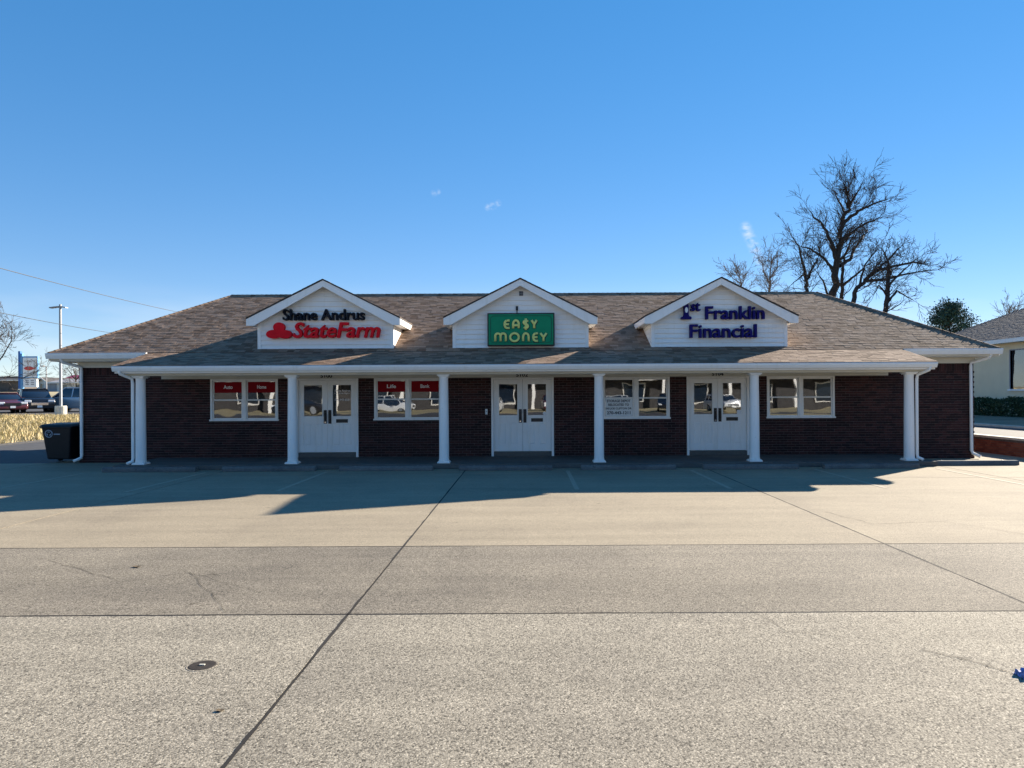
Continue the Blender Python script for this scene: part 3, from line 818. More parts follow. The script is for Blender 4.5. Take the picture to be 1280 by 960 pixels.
GL = {   # strokes in a unit cell, width w given separately
 'E': [arc(.55, .5, .45, .42, 100, 260, 12)+[(.95, .08)], [(.15, .5), (.85, .5)], [(.5, .92), (.95, .92)]],
 'A': [[(.08, .05), (.08, .5)]+arc(.5, .52, .42, .42, 180, 0, 12)+[(.92, .05)], [(.1, .38), (.9, .38)]],
 '$': [arc(.5, .70, .36, .20, 20, 260, 10)+arc(.5, .28, .36, .21, 90, -150, 10), [(.5, -.15), (.5, 1.15)]],
 'Y': [[(.05, .95), (.5, .48)], [(.95, .95), (.5, .48), (.5, .05)]],
 'M': [[(.06, .05), (.06, .6)]+arc(.28, .66, .22, .28, 180, 0, 8)+[(.5, .05)], [(.5, .6)]+arc(.72, .66, .22, .28, 180, 0, 8)+[(.94, .05)]],
 'O': [arc(.5, .5, .46, .45, 0, 360, 20)],
 'N': [[(.08, .05), (.08, .5)]+arc(.5, .52, .42, .42, 180, 0, 12)+[(.92, .05)]]}
def glyph(ch, x0, w, z0, h):
    for r_, mat, yy, nm_, dx in ((.046, 'sign_green_dark', BY-.010, 'letter_shadow', .008), (.030, 'letter_cream', BY-.022, 'letter', 0)):
        m = MB()
        for st in GL[ch]: m.tube([(x0+u*w+dx, yy, z0+v*h-dx) for u, v in st], r_, 8)
        m.v = [(x, yy+(y-yy)*.25, z) for x, y, z in m.v]
        if nm_ == 'letter': m.build('letter', mat, s4, smooth=True)
        else: m.build('letter_outline', mat, s4)
for ch, px0, pw_ in (('E', 390, 95), ('A', 528, 105), ('$', 690, 95), ('Y', 825, 90)):
    glyph(ch, BX0+(px0-125)/1070*1.785, pw_/1070*1.785, 3.545, .235)
for ch, px0, pw_ in (('M', 240, 190), ('O', 482, 150), ('N', 685, 105), ('E', 845, 90), ('Y', 965, 105)):
    glyph(ch, BX0+(px0-125)/1070*1.785, pw_/1070*1.785, 3.20, .235)
# two small fixtures in the middle gable
fx = thing('flood_light', 'small square grey light fixture high in the gable above the green sign', 'light', (-.17, DF-.03, 4.50))
MB().box(-.225, -.115, DF-.05, DF+.004, 4.44, 4.56).build('housing', 'galvanised', fx, bevel=.008)
MB().box(-.21, -.178, DF-.058, DF-.051, 4.455, 4.493).box(-.162, -.13, DF-.058, DF-.051, 4.455, 4.493).box(-.21, -.178, DF-.058, DF-.051, 4.507, 4.545).box(-.162, -.13, DF-.058, DF-.051, 4.507, 4.545).build('lens', 'black_trim', fx)
fx = thing('junction_box', 'tiny black electrical box on white siding just above the green sign', 'electrical box', (-.28, DF-.03, 4.10))
MB().box(-.315, -.255, DF-.05, DF+.003, 4.05, 4.16).build('box', 'black_trim', fx, bevel=.006)
MB().tube([(-.285, DF-.03, 4.06), (-.285, DF-.06, 4.02), (-.285, DF-.07, 3.968)], .012, 6).build('conduit', 'black_trim', fx)
# house numbers on the frieze above the doors
for c, num, where in zip(CD, ('5100', '5102', '5104'), ('doors between the two windows with red banners', 'doors under the green sign', 'doors under the navy lettering')):
    hn = thing('house_number', 'black house number above the ' + where, 'house number', (c, WALL_Y-.035, 2.28))
    for ch, m in fit_text(num, c-.17, c+.15, 2.278, 2.372, WALL_Y-.038, .007, True, .03): m.build('digit', 'letter_black', hn)
# doorbell box left of the middle door
db = thing('doorbell', 'small white doorbell box on the brick beside the middle doors', 'doorbell', (-1.13, WALL_Y-.02, 1.32))
MB().box(-1.165, -1.10, WALL_Y-.03, WALL_Y-.0035, 1.26, 1.41).build('plate', 'paper_white', db, bevel=.006)
MB().lathe([(.014, 0), (.014, .008), (.010, .012)], (0, 0, 0), 12).build('button', 'galvanised', db, local=True)
btn = [o for o in db.children if o.name.startswith('button')][0]; btn.rotation_euler = (R(90), 0, 0); btn.location = (-.0025, -.010, .02)
# red window banners and notice: inside the panes
def banner(cx, s, word, z0=1.885, z1=2.175):
    a, b = (cx-WW/2+.089, cx-.084) if s < 0 else (cx+.084, cx+WW/2-.089)
    y = WALL_Y+.0435
    t_ = thing('window_banner', 'dark red window banner with white word %s' % word, 'banner', ((a+b)/2, y, z0))
    MB().box(a, b, y-.001, y, z0, z1).build('film', 'banner_red', t_)
    w = .10*len(word)*.62; mid = (a+b)/2
    for ch, m in fit_text(word, mid-w/2, mid+w/2, z0+.105, z0+.205, y-.003, .0015, False, .02): m.build('word', 'print_white', t_)
banner(CW[0], -1, 'Auto'); banner(CW[0], 1, 'Home'); banner(CW[1], -1, 'Life'); banner(CW[1], 1, 'Bank')
a, b = CW[2]-WW/2+.075, CW[2]-.088; y = WALL_Y+.0155
nt = thing('paper_notice', 'white paper notice with dark lettering in the window beside a column', 'notice', ((a+b)/2, y, 1.2))
MB().box(a+.02, b, y-.002, y, 1.20, 1.665).build('sheet', 'paper_white', nt)
for body, z, h, ww in (('STORAGE DEPOT', 1.572, .070, .64), ('RELOCATED TO', 1.470, .068, .56), ('545 JOE CLIFTON DR', 1.362, .068, .71), ('270-443-1211', 1.242, .085, .64)):
    mid = (a+b)/2
    for ch, m in fit_text(body, mid-ww/2, mid+ww/2, z, z+h, y-.0045, .0015, False, .03): m.build('line_of_text', 'print_dark', nt)
# white lettering on the right leaf of the first door
y = WALL_Y+.0435; gx = CD[0]+.41
lt = thing('door_lettering', 'small white lettering with name and phone number on door glass', 'lettering', (gx, y, 1.6))
for body, z, h, ww in (('Shane Andrus', 1.90, .055, .42), ('Insurance Agent', 1.83, .045, .42), ('270-443-6581', 1.655, .052, .42)):
    for ch, m in fit_text(body, gx-.22, gx-.22+ww, z, z+h, y-.001, .001, False, .01): m.build('line_of_text', 'print_white', lt)
for c, dx, z, s_, lab in ((CD[1], .19+.41, 1.28, .05, 'round white sticker low on middle door glass'), (CD[2], .18+.41, 1.285, .065, 'small white square sticker low on right door glass')):
    m = MB().prism([(c+dx+s_*math.cos(a*.5236), z+s_*math.sin(a*.5236)) for a in range(12)] if s_ < .06 else [(c+dx-s_, z-s_), (c+dx+s_, z-s_), (c+dx+s_, z+s_), (c+dx-s_, z+s_)], 'y', WALL_Y+.0415, WALL_Y+.0425)
    o = m.build('sticker', 'print_white', None, origin=(c+dx, WALL_Y+.042, z)); tag(o, lab, 'sticker')

# ------------------------------------------------------------------ wheel stops
stops = [(-10.15, -7.92, 17.2), (-7.30, -5.08, 17.22), (-4.50, -2.27, 17.18), (-1.65, .57, 17.16), (1.25, 3.50, 17.14), (4.15, 6.40, 17.12), (7.02, 9.28, 17.14), (9.80, 12.05, 17.75)]
slab = ['in line with the first column from the trash cart end', 'left of the first double doors', 'below the window with Life banner', 'in front of the middle double doors',
        'below the window with paper notice', 'in front of the 5104 doors', 'ending at the column farthest from the trash cart', 'standing in the sun beyond the porch end']
for k, (x0, x1, y) in enumerate(stops):
    poly = [(y-.09, .001), (y+.09, .001), (y+.085, .07), (y+.06, .115), (y-.06, .115), (y-.085, .07)]
    root = thing('wheel_stop', 'grey concrete wheel stop ' + slab[k], 'wheel stop', ((x0+x1)/2, y, 0), R(random.uniform(-.5, .5)), 'wheel stops along the porch')
    m = MB().prism([(p[0]-y, p[1]) for p in poly], 'x', (x0-x1)/2, (x1-x0)/2)
    m.build('concrete_bar', 'stop_concrete', root, local=True, bevel=.012)
    for s in (-1, 1):
        MB().lathe([(.012, .112), (.014, .119), (.008, .122)], (s*.75, 0, 0), 10).build('anchor_pin', 'galvanised', root, local=True)

# ------------------------------------------------------------------ small things on the lot
cx, cy = G(251, 832)
dc = thing('drain_cover', 'small round dark cleanout cover set in the concrete', 'drain cover', (cx, cy, 0))
MB().lathe([(.088, -.02), (.088, .002), (.100, .002), (.104, .0005)], (0, 0, 0), 28).build('collar', 'concrete_grey', dc, local=True)
MB().lathe([(.086, .0005), (.086, .0035), (.080, .0045), (.02, .0045)], (0, 0, 0), 28).build('lid', 'cast_iron', dc, local=True)
MB().box(-.018, .018, -.007, .007, .004, .010).build('lug', 'pole_concrete', dc, local=True)
def dead_leaf(px, py, size, label):
    x, y = G(px, py); m = MB()
    pts = [(math.cos(a)*size*(1 if i % 2 else .62), math.sin(a)*size*.7*(1 if i % 2 else .6)) for i, a in enumerate([k*2*math.pi/14 for k in range(14)])]
    top = [(x+u, y+v, .006+.16*abs(u)+.1*abs(v)) for u, v in pts]
    b = len(m.v); m.v += [(x, y, .006)]+top
    for i in range(14): m.f.append((b, b+1+i, b+1+(i+1) % 14))
    m.v += [(p[0], p[1], p[2]-.003) for p in m.v[:15]]
    for i in range(14): m.f.append((15, 15+1+(i+1) % 14, 15+1+i))
    o = m.build('dead_leaf', 'leaf_litter', None, origin=(x, y, .004)); tag(o, label, 'leaf')
dead_leaf(170, 709, .05, 'curled brown dead leaf on the greyer strip of concrete')
dead_leaf(273, 889, .028, 'tiny dark dead leaf on the concrete past the drain cover')
x, y = G(1283, 846)
m = MB(); nn = 9
hts = [[.008+random.uniform(0, .035) for _ in range(nn)] for _ in range(nn)]
for j in range(nn):
    for i in range(nn): m.v.append((x-.06+.14*i/(nn-1)+random.uniform(-.006, .006), y-.05+.11*j/(nn-1)+random.uniform(-.006, .006), hts[j][i] if 0 < i < nn-1 and 0 < j < nn-1 else .004))
for j in range(nn-1):
    for i in range(nn-1): m.f.append((j*nn+i, j*nn+i+1, (j+1)*nn+i+1, (j+1)*nn+i))
tag(m.build('crumpled_wrapper', 'litter_blue', None, origin=(x, y, 0)), 'crumpled blue wrapper lying on the concrete by a crack', 'litter')

# trash cart beside the left wall corner
tx, ty = -12.78, 19.9
tr_ = thing('trash_cart', 'black wheeled trash cart with round grey emblem beside the brick wall', 'trash cart', (tx, ty, 0))
m = MB().hexa([(tx-.30, ty-.33, .10), (tx+.30, ty-.33, .10), (tx+.30, ty+.33, .06), (tx-.30, ty+.33, .06), (tx-.40, ty-.42, .98), (tx+.40, ty-.42, .98), (tx+.40, ty+.42, .98), (tx-.40, ty+.42, .98)])
m.build('bin', 'plastic_black', tr_, bevel=.03)
MB().hexa([(tx-.43, ty-.45, .95), (tx+.43, ty-.45, .95), (tx+.43, ty+.45, .95), (tx-.43, ty+.45, .95), (tx-.43, ty-.45, .985), (tx+.43, ty-.45, .985), (tx+.43, ty+.45, .985), (tx-.43, ty+.45, .985)]).build('rim', 'plastic_black', tr_, bevel=.01)
MB().hexa([(tx-.47, ty-.46, .99), (tx+.45, ty-.46, .99), (tx+.45, ty+.48, .99), (tx-.47, ty+.48, .99), (tx-.42, ty-.36, 1.05), (tx+.36, ty-.36, 1.06), (tx+.36, ty+.38, 1.08), (tx-.42, ty+.38, 1.08)]).build('lid', 'plastic_black', tr_, bevel=.015)
MB().tube([(tx-.3, ty+.43, .9), (tx-.3, ty+.53, .93), (tx+.3, ty+.53, .93), (tx+.3, ty+.43, .9)], .018, 8).build('handle', 'plastic_black', tr_)
for s in (-1, 1):
    w = MB().tube([(tx+s*.31, ty+.30, .125), (tx+s*.37, ty+.30, .125)], .12, 18).build('wheel', 'rubber', tr_)
def on_bin(u, z): return (tx-.2+u, ty-.33-.09*(z-.10)/.88-.006, z)
ring = [on_bin(.0+.095*math.cos(a*.2618), .80+.095*math.sin(a*.2618)) for a in range(25)]
em = MB().tube(ring, .011, 6).build('emblem', 'logo_grey', tr_)
m = MB()
for k in range(3):
    a = R(90+120*k); m.tube([on_bin(.05*math.cos(a+q), .80+.05*math.sin(a+q)) for q in (-.6, -.2, .2, .5)], .012, 6)
m.build('arrows', 'logo_grey', em)
MB().hexa([on_bin(.13, .775), on_bin(.30, .775), Vector(on_bin(.30, .775))+Vector((0, .006, 0)), Vector(on_bin(.13, .775))+Vector((0, .006, 0)), on_bin(.13, .80), on_bin(.30, .80), Vector(on_bin(.30, .80))+Vector((0, .006, 0)), Vector(on_bin(.13, .80))+Vector((0, .006, 0))]).build('emblem_bar', 'logo_grey', em)

# ------------------------------------------------------------------ right side: retaining wall, drive, neighbour
rw = thing('retaining_wall', 'low red brick retaining wall with white concrete cap', 'wall', (13.72, 14, 0))
MB().box(13.63, 13.82, 2, 23.8, -.35, .43).build('core', 'mortar', rw)
m = MB(); nb = 0; fullb = []
for a, b, z0, z1 in brick_rows(2, 23.8, -.02, .44):
    if abs(b-a-BL) < 1e-4 and a > 17.5: fullb.append((a, b, z0, z1))
    else: m.box(13.61, 13.64, a, b, z0, z1)
bm2 = MB().box(-.015, .015, -BL/2, BL/2, 0, BH).mesh('brick', 'brick_red')
for a, b, z0, z1 in fullb[:300]:
    o = bpy.data.objects.new('brick', bm2); o.location = Vector((13.625+random.uniform(-.003, .003), (a+b)/2, z0))-Vector((13.72, 14, 0)); link(o, rw)
for a, b, z0, z1 in fullb[300:]: m.box(13.61, 13.64, a, b, z0, z1)
stuff(m.build('brickwork', 'brick_red', rw))
yy = 2
while yy < 23.8:
    MB().box(13.575, 13.87, yy+.004, min(yy+1.2, 23.8)-.004, .4405, .51).build('cap_stone', 'pole_concrete', rw, bevel=.008, seg=1); yy += 1.2
def ribbon(name, x0, x1, za, zb, y0, y1, mat):
    return MB().hexa([(x0, y0, za-.25), (x1, y0, zb-.25), (x1, y1, zb-.25), (x0, y1, za-.25), (x0, y0, za), (x1, y0, zb), (x1, y1, zb), (x0, y1, za)]).build(name, mat)
struct(ribbon('driveway', 13.83, 17.25, .475, .50, 0, 70, 'asphalt_and_shade'))
struct(ribbon('kerb', 17.26, 17.40, .58, .59, 0, 70, 'pole_concrete'))
struct(ribbon('lawn_strip', 17.41, 24.28, .56, .62, 0, 70, 'soil'))
NX = 24.3; NY0, NY1 = 10, 44.7
nb_ = thing('neighbour_building', 'cream stucco office with dark grey hip roof behind a clipped hedge', 'building', (NX+7, 27, .55))
wz0, wz1 = 1.92, 3.86
wins = [(33.7, 36.25), (28, 30.5), (22, 24.5), (39.5, 41.5)]
NT_, NW = 4.25, 14.0
m = MB(); yprev = NY0
for a, b in sorted(wins):
    m.box(NX, NX+.25, yprev, a, .4, NT_); m.box(NX, NX+.25, a, b, .4, wz0); m.box(NX, NX+.25, a, b, wz1, NT_); yprev = b
m.box(NX, NX+.25, yprev, NY1, .4, NT_)
m.box(NX+.25, NX+NW, NY1-.25, NY1, .4, NT_); m.box(NX+NW-.25, NX+NW, NY0, NY1-.25, .4, NT_); m.box(NX+.25, NX+NW-.25, NY0, NY0+.25, .4, NT_)
m.build('wall', 'cream_stucco', nb_)
for a, b in wins:
    w = MB().box(NX-.03, NX+.12, a-.05, a, wz0, wz1).box(NX-.03, NX+.12, b, b+.05, wz0, wz1).box(NX-.03, NX+.12, a-.05, b+.05, wz1, wz1+.05).box(NX+.02, NX+.1, (a+b)/2-.025, (a+b)/2+.025, wz0, wz1).build('window', 'house_grey', nb_)
    MB().box(NX-.09, NX+.14, a-.12, b+.12, wz0-.09, wz0).build('sill', 'white_paint', w)
    MB().box(NX+.05, NX+.06, a, b, wz0, wz1).build('pane', 'window_glass', w)
    MB().box(NX+.9, NX+.95, a-.8, b+.8, wz0-.6, wz1+.3).build('blind', 'interior_wall', w)
nx0, nx1, ny0, ny1, nz, rr_ = NX-.5, NX+NW+.5, NY0-.5, NY1+.5, 4.43, 7.5; NR = 3.6
m = MB(); m.v = [(nx0, ny0, nz), (nx1, ny0, nz), (nx1, ny1, nz), (nx0, ny1, nz), ((nx0+nx1)/2, ny0+rr_, nz+NR), ((nx0+nx1)/2, ny1-rr_, nz+NR)]
m.f = [(0, 3, 5, 4), (1, 0, 4), (2, 1, 4, 5), (3, 2, 5), (0, 1, 2, 3)]
nr = m.build('roof', 'roof_dark', nb_)
m = MB(); l2 = math.hypot(rr_, NR); c2, s2 = rr_/l2, NR/l2
shingles((nx0, 0, nz), (0, -1, 0), (c2, 0, s2), (-s2, 0, c2), l2, lambda t_: -(ny1-t_*c2), lambda t_: -(ny0+t_*c2), m)
shingles((0, ny1, nz), (-1, 0, 0), (0, -c2, s2), (0, s2, c2), l2, lambda t_: -(nx1-t_*c2), lambda t_: -(nx0+t_*c2), m)
stuff(m.build('shingle_field', 'shingle_grey', nr))
MB().box(nx0-.02, nx0+.03, ny0, ny1, nz-.2, nz-.005).build('fascia', 'white_metal', nb_)
MB().box(nx0+.03, NX+.26, ny0+.03, ny1-.03, nz-.2, nz-.17).build('soffit', 'cream_trim', nb_)
MB().box(nx0+.03, nx1, ny1-.03, ny1, nz-.2, nz-.005).build('fascia', 'white_metal', nb_)

# foliage helpers
def leaf(m, p, size, rng):
    a = Vector((rng.gauss(0, 1), rng.gauss(0, 1), rng.gauss(0, 1))).normalized(); b = a.orthogonal().normalized()
    c = a.cross(b); t_ = rng.uniform(0, 6.28); b, c = b*math.cos(t_)+c*math.sin(t_), c*math.cos(t_)-b*math.sin(t_)
    m.quad(p-b*size, p-c*size*.45, p+b*size, p+c*size*.45)
rng = random.Random(3)
hg = thing('hedge', 'clipped dark green hedge along the cream stucco wall', 'hedge', (23.3, 32, .55))
m = MB()
for _ in range(20000):
    y = rng.uniform(20, 45); top = .80+.06*math.sin(y*1.7)+.05*math.sin(y*4.1); u = rng.random()
    if u < .5: x, z = 22.75+rng.gauss(0, .035), rng.uniform(0, top)
    elif u < .85: x, z = rng.uniform(22.75, 23.9), top+rng.gauss(0, .035)
    else: x, z = rng.uniform(22.8, 23.9), rng.uniform(.1, top)
    leaf(m, Vector((x, y, .58+z)), rng.uniform(.04, .09), rng)
m.build('foliage', 'leaf_dark', hg)
m = MB()
yy = 20.3
while yy < 45:
    for _ in range(4): m.tube([(23.3, yy, .5), (23.3+rng.uniform(-.3, .3), yy+rng.uniform(-.3, .3), 1.2)], [.025, .01], 5)
    yy += .6
m.build('stems', 'twig', hg)

# ------------------------------------------------------------------ bare trees
def at(px, py, Y): return Vector(((px-660)*Y/900, Y, 1.82+(492-(px-660)*.0052-py)*Y/900))
def grow(tw, p, d, length, rad, level, rng, droop=0.0, spread=.55, minr=.011, wob=.18):
    n = 4 if level > 1 else 3
    pts = [p]; rads = [rad]
    q = p.copy(); dd = d.copy()
    for i in range(n):
        dd = (dd+Vector((rng.gauss(0, wob), rng.gauss(0, wob), rng.gauss(0, wob)-droop+.04))).normalized()
        q = q+dd*(length/n); pts.append(q.copy()); rads.append(max(minr*.8, rad*(1-.62*(i+1)/n)))
    tw.tube(pts, rads, 5 if rad > .05 else 3, False)
    if level <= 0: return
    k = rng.randint(3, 5) if level > 1 else rng.randint(3, 4)
    for i in range(k):
        t_ = rng.uniform(.25, 1) if i else 1.0
        j = min(n-1, int(t_*n)); b = pts[j].lerp(pts[j+1], t_*n-j) if t_ < 1 else pts[-1]
        base = (pts[min(j+1, n)]-pts[j]).normalized()
        side_ = base.orthogonal().normalized(); side_ = Matrix.Rotation(rng.uniform(0, 6.28), 3, base) @ side_
        nd = (base+side_*rng.uniform(spread*.5, spread*1.4)).normalized()
        grow(tw, b, nd, length*rng.uniform(.5, .78), max(minr, rads[j]*rng.uniform(.45, .65)), level-1, rng, droop, spread, minr, wob)
def bare_tree(label, Y, limbs, seed, bark='bark', twig='twig', level=3, density=7, tl=1.0, droop=0.0, minr=.011, depth=.25, group='bare winter trees behind the storefront', base_z=None):
    """limbs: list of (radius0, radius1, [(px, py), ...]); the first is the trunk"""
    rng = random.Random(seed); tr = MB(); tw = MB()
    L = []
    for k, (r0, r1, pp) in enumerate(limbs):
        pts = [at(a, b, Y) for a, b in pp]
        if k:
            dirn = rng.uniform(-1, 1)
            acc = 0
            for i in range(1, len(pts)):
                acc += (pts[i]-pts[i-1]).length; pts[i].y += dirn*acc*depth*2.2
        L.append((r0, r1, pts))
    root_p = L[0][2][0].copy(); root_p.z = terrain_z(root_p.x, root_p.y) if base_z is None else base_z
    L[0][2].insert(0, root_p)
    o = thing('bare_tree', label, 'tree', root_p, 0, group)
    for r0, r1, pts in L:
        sm = []; n = len(pts)                       # finer, slightly wandering polyline
        for i in range(n-1):
            for q in range(4):
                v = pts[i].lerp(pts[i+1], q/4)
                if q: v = v+Vector((rng.gauss(0, .05), rng.gauss(0, .05), 0))*min(1.5, r0*6)
                sm.append(v)
        sm.append(pts[-1]); N = len(sm)
        rads = [r0+(r1-r0)*i/(N-1) for i in range(N)]
        tr.tube(sm, rads, 9 if r0 > .1 else 6, False)
        total = sum((sm[i+1]-sm[i]).length for i in range(N-1))
        cnt = int(total*density/3)
        for _ in range(cnt):
            t_ = rng.uniform(.28, 1); i = min(N-2, int(t_*(N-1))); b = sm[i]
            base = (sm[i+1]-sm[i]).normalized(); sd = Matrix.Rotation(rng.uniform(0, 6.28), 3, base) @ base.orthogonal().normalized()
            nd = (base*rng.uniform(.3, 1)+sd*rng.uniform(.5, 1.1)+Vector((0, 0, .25))).normalized()
            grow(tw, b, nd, tl*rng.uniform(.7, 1.5)*(1.25-.6*t_), max(minr*1.3, rads[i]*.28), level-1, rng, droop, .6, minr)
        grow(tw, sm[-1], (sm[-1]-sm[-2]).normalized(), tl*1.1, r1*.8, level-1, rng, droop, .6, minr)
    tr.build('trunk', bark, o); tw.build('crown', twig, o)
    return o
Z = lambda pts: [(880+a/3.2, 170+b/3.2) for a, b in pts]
bare_tree('tallest bare tree with dense twiggy crown above the roof', 46,
    [(.28, .05, Z([(512, 660), (530, 530), (545, 440), (562, 350), (576, 275), (584, 215)])),
     (.15, .03, Z([(530, 490), (508, 420), (470, 350), (425, 305)])),
     (.10, .03, Z([(528, 540), (480, 485), (435, 450), (395, 440)])),
     (.13, .03, Z([(545, 520), (600, 490), (640, 430), (690, 380), (735, 345)])),
     (.12, .03, Z([(552, 420), (590, 390), (650, 350), (700, 330)])),
     (.12, .03, Z([(565, 345), (620, 300), (680, 272), (740, 252)])),
     (.08, .02, Z([(570, 310), (545, 260), (530, 215)])), (.08, .02, Z([(575, 290), (603, 240), (622, 195)])), (.07, .02, Z([(580, 250), (572, 210), (562, 185)]))],
    11, level=3, density=13, tl=1.0)
bare_tree('slender dark bare tree just beside the tallest trunk', 48,
    [(.16, .04, Z([(553, 670), (555, 560), (562, 480), (600, 400)])), (.10, .03, Z([(556, 600), (600, 560), (640, 520)])), (.08, .02, Z([(560, 520), (520, 450), (500, 400)]))], 21, density=7)
bare_tree('bare tree leaning away with a wide fan of fine twigs', 44,
    [(.17, .04, Z([(594, 680), (612, 610), (660, 565), (710, 525), (750, 485), (780, 450)])),
     (.10, .03, Z([(640, 580), (710, 580), (770, 565), (825, 560)])), (.10, .03, Z([(690, 540), (750, 525), (810, 515), (850, 530)])),
     (.08, .02, Z([(625, 600), (640, 520), (690, 450)]))], 31, density=9, tl=.85)
bare_tree('bare tree with a snapped straight trunk above the hip', 42,
    [(.16, .10, Z([(726, 730), (735, 650), (738, 580), (742, 515)])), (.07, .02, Z([(732, 670), (770, 620), (800, 640), (830, 660)])),
     (.07, .02, Z([(737, 600), (780, 550), (830, 500)])), (.06, .02, Z([(736, 640), (690, 600), (660, 640)]))], 41, density=8, tl=.9, droop=.03)
bare_tree('small crooked bare tree left of the tallest trunk', 46,
    [(.15, .04, Z([(415, 640), (416, 590), (430, 540), (458, 490)])), (.10, .03, Z([(416, 600), (395, 530), (370, 460), (335, 420)])),
     (.08, .02, Z([(500, 640), (480, 580), (450, 540)])), (.08, .02, Z([(425, 560), (390, 560), (340, 600)]))], 51, density=8)
bare_tree('small pale bare tree with brownish twigs over the ridge', 62,
    [(.14, .04, Z([(264, 640), (266, 570), (272, 500)])), (.08, .02, Z([(265, 590), (240, 540), (235, 490)])), (.08, .02, Z([(266, 570), (295, 530), (300, 480)]))], 61, bark='bark_pale', twig='bark_pale', density=7, minr=.014)
bare_tree('faint thin bare tree showing behind the 1st Franklin dormer', 75,
    [(.12, .03, Z([(152, 640), (150, 590), (140, 550)])), (.06, .02, Z([(152, 600), (165, 560), (175, 545)])), (.06, .02, Z([(150, 590), (120, 570), (105, 545)]))], 71, bark='bark_pale', twig='bark_pale', density=6, minr=.016)
bare_tree('small bare twigs rising behind the cream office roof', 70,
    [(.10, .03, [(1262, 420), (1262, 400), (1258, 388)]), (.06, .02, [(1262, 400), (1270, 390), (1276, 384)])], 81, bark='bark_pale', twig='bark_pale', density=7, minr=.016)
bare_tree('bare tree with arching branches beside the blue sign pole', 60,
    [(.25, .06, [(-60, 500), (-45, 450), (-20, 420)]), (.07, .02, [(-45, 450), (5, 436), (26, 412)]), (.07, .02, [(-45, 460), (10, 458), (40, 430), (52, 418)]), (.05, .015, [(-45, 470), (20, 472), (40, 462)]),
     (.05, .02, [(-20, 430), (2, 416), (12, 404)])], 91, density=6, minr=.013, group='bare winter trees beyond the grass field')
bare_tree('low rounded bare tree behind the white house', 118,
    [(.2, .05, [(96, 490), (95, 470), (92, 462)]), (.1, .03, [(95, 475), (85, 465), (80, 460)]), (.1, .03, [(95, 475), (104, 465), (110, 458)])], 95, density=9, minr=.02, tl=1.6, group='bare winter trees beyond the grass field')

# cedar behind the neighbour's roof
cd = thing('cedar_tree', 'dark blue green cedar behind the two roofs', 'tree', (at(1187, 490, 64).x, 64, 0))
c0 = at(1187, 412, 64); ct = at(1188, 381, 64)
trk = MB().tube([(c0.x, 64, terrain_z(c0.x, 64)), (c0.x, 64, 5), (c0.x, 64, ct.z-.5)], [.22, .14, .04], 8)
m = MB(); rng = random.Random(5)
zb = 4.2
for k in range(210):
    u = rng.random(); z = zb+(ct.z-zb)*u; a = rng.uniform(0, 6.28)
    rad = 3.0*(1-.75*max(0, u-.35)/.65)*rng.uniform(.6, 1.15)
    tip = Vector((c0.x+math.cos(a)*rad, 64+math.sin(a)*rad, z+rng.uniform(0, .5)))
    st = Vector((c0.x, 64, z-.3)); trk.tube([st, tip], [.04, .012], 4, False)
    for q in range(70):
        t_ = rng.uniform(.35, 1.08); p = st.lerp(tip, t_)+Vector((rng.gauss(0, .17), rng.gauss(0, .17), rng.gauss(0, .16)))
        leaf(m, p, rng.uniform(.06, .13), rng)
trk.build('trunk', 'bark', cd); m.build('crown', 'leaf_cedar', cd)

# ------------------------------------------------------------------ left side: field, far lot, cars, pole, signs, houses
# dry grass on the bank
rng = random.Random(9)
m = MB()
for _ in range(26000):
    y = 25.5+(rng.random()**.8)*19; x = rng.uniform(-36, -19.8)
    if x/y < -.78 or x/y > -.52 and y > 40: continue
    z = terrain_z(x, y); h = rng.uniform(.10, .30)*(1 if y < 36 else .7); a = rng.uniform(0, 6.28); w = rng.uniform(.012, .03)
    lean = Vector((rng.gauss(.05, .09), rng.gauss(-.05, .09), h))
    m.tri((x-w*math.cos(a), y-w*math.sin(a), z-.02), (x+w*math.cos(a), y+w*math.sin(a), z-.02), Vector((x, y, z))+lean)
g_ = stuff(m.build('dry_grass', 'dry_grass')); g_['label'] = 'tall dry straw coloured grass on the bank'; g_['category'] = 'grass'
fl = struct(MB().hexa([(-90, 44, .3), (-19.9, 44, .3), (-19.9, 66, .3), (-90, 66, .3), (-90, 44, .625), (-19.9, 44, .625), (-19.9, 66, .75), (-90, 66, .75)]).build('far_parking_lot', 'asphalt_and_shade'))

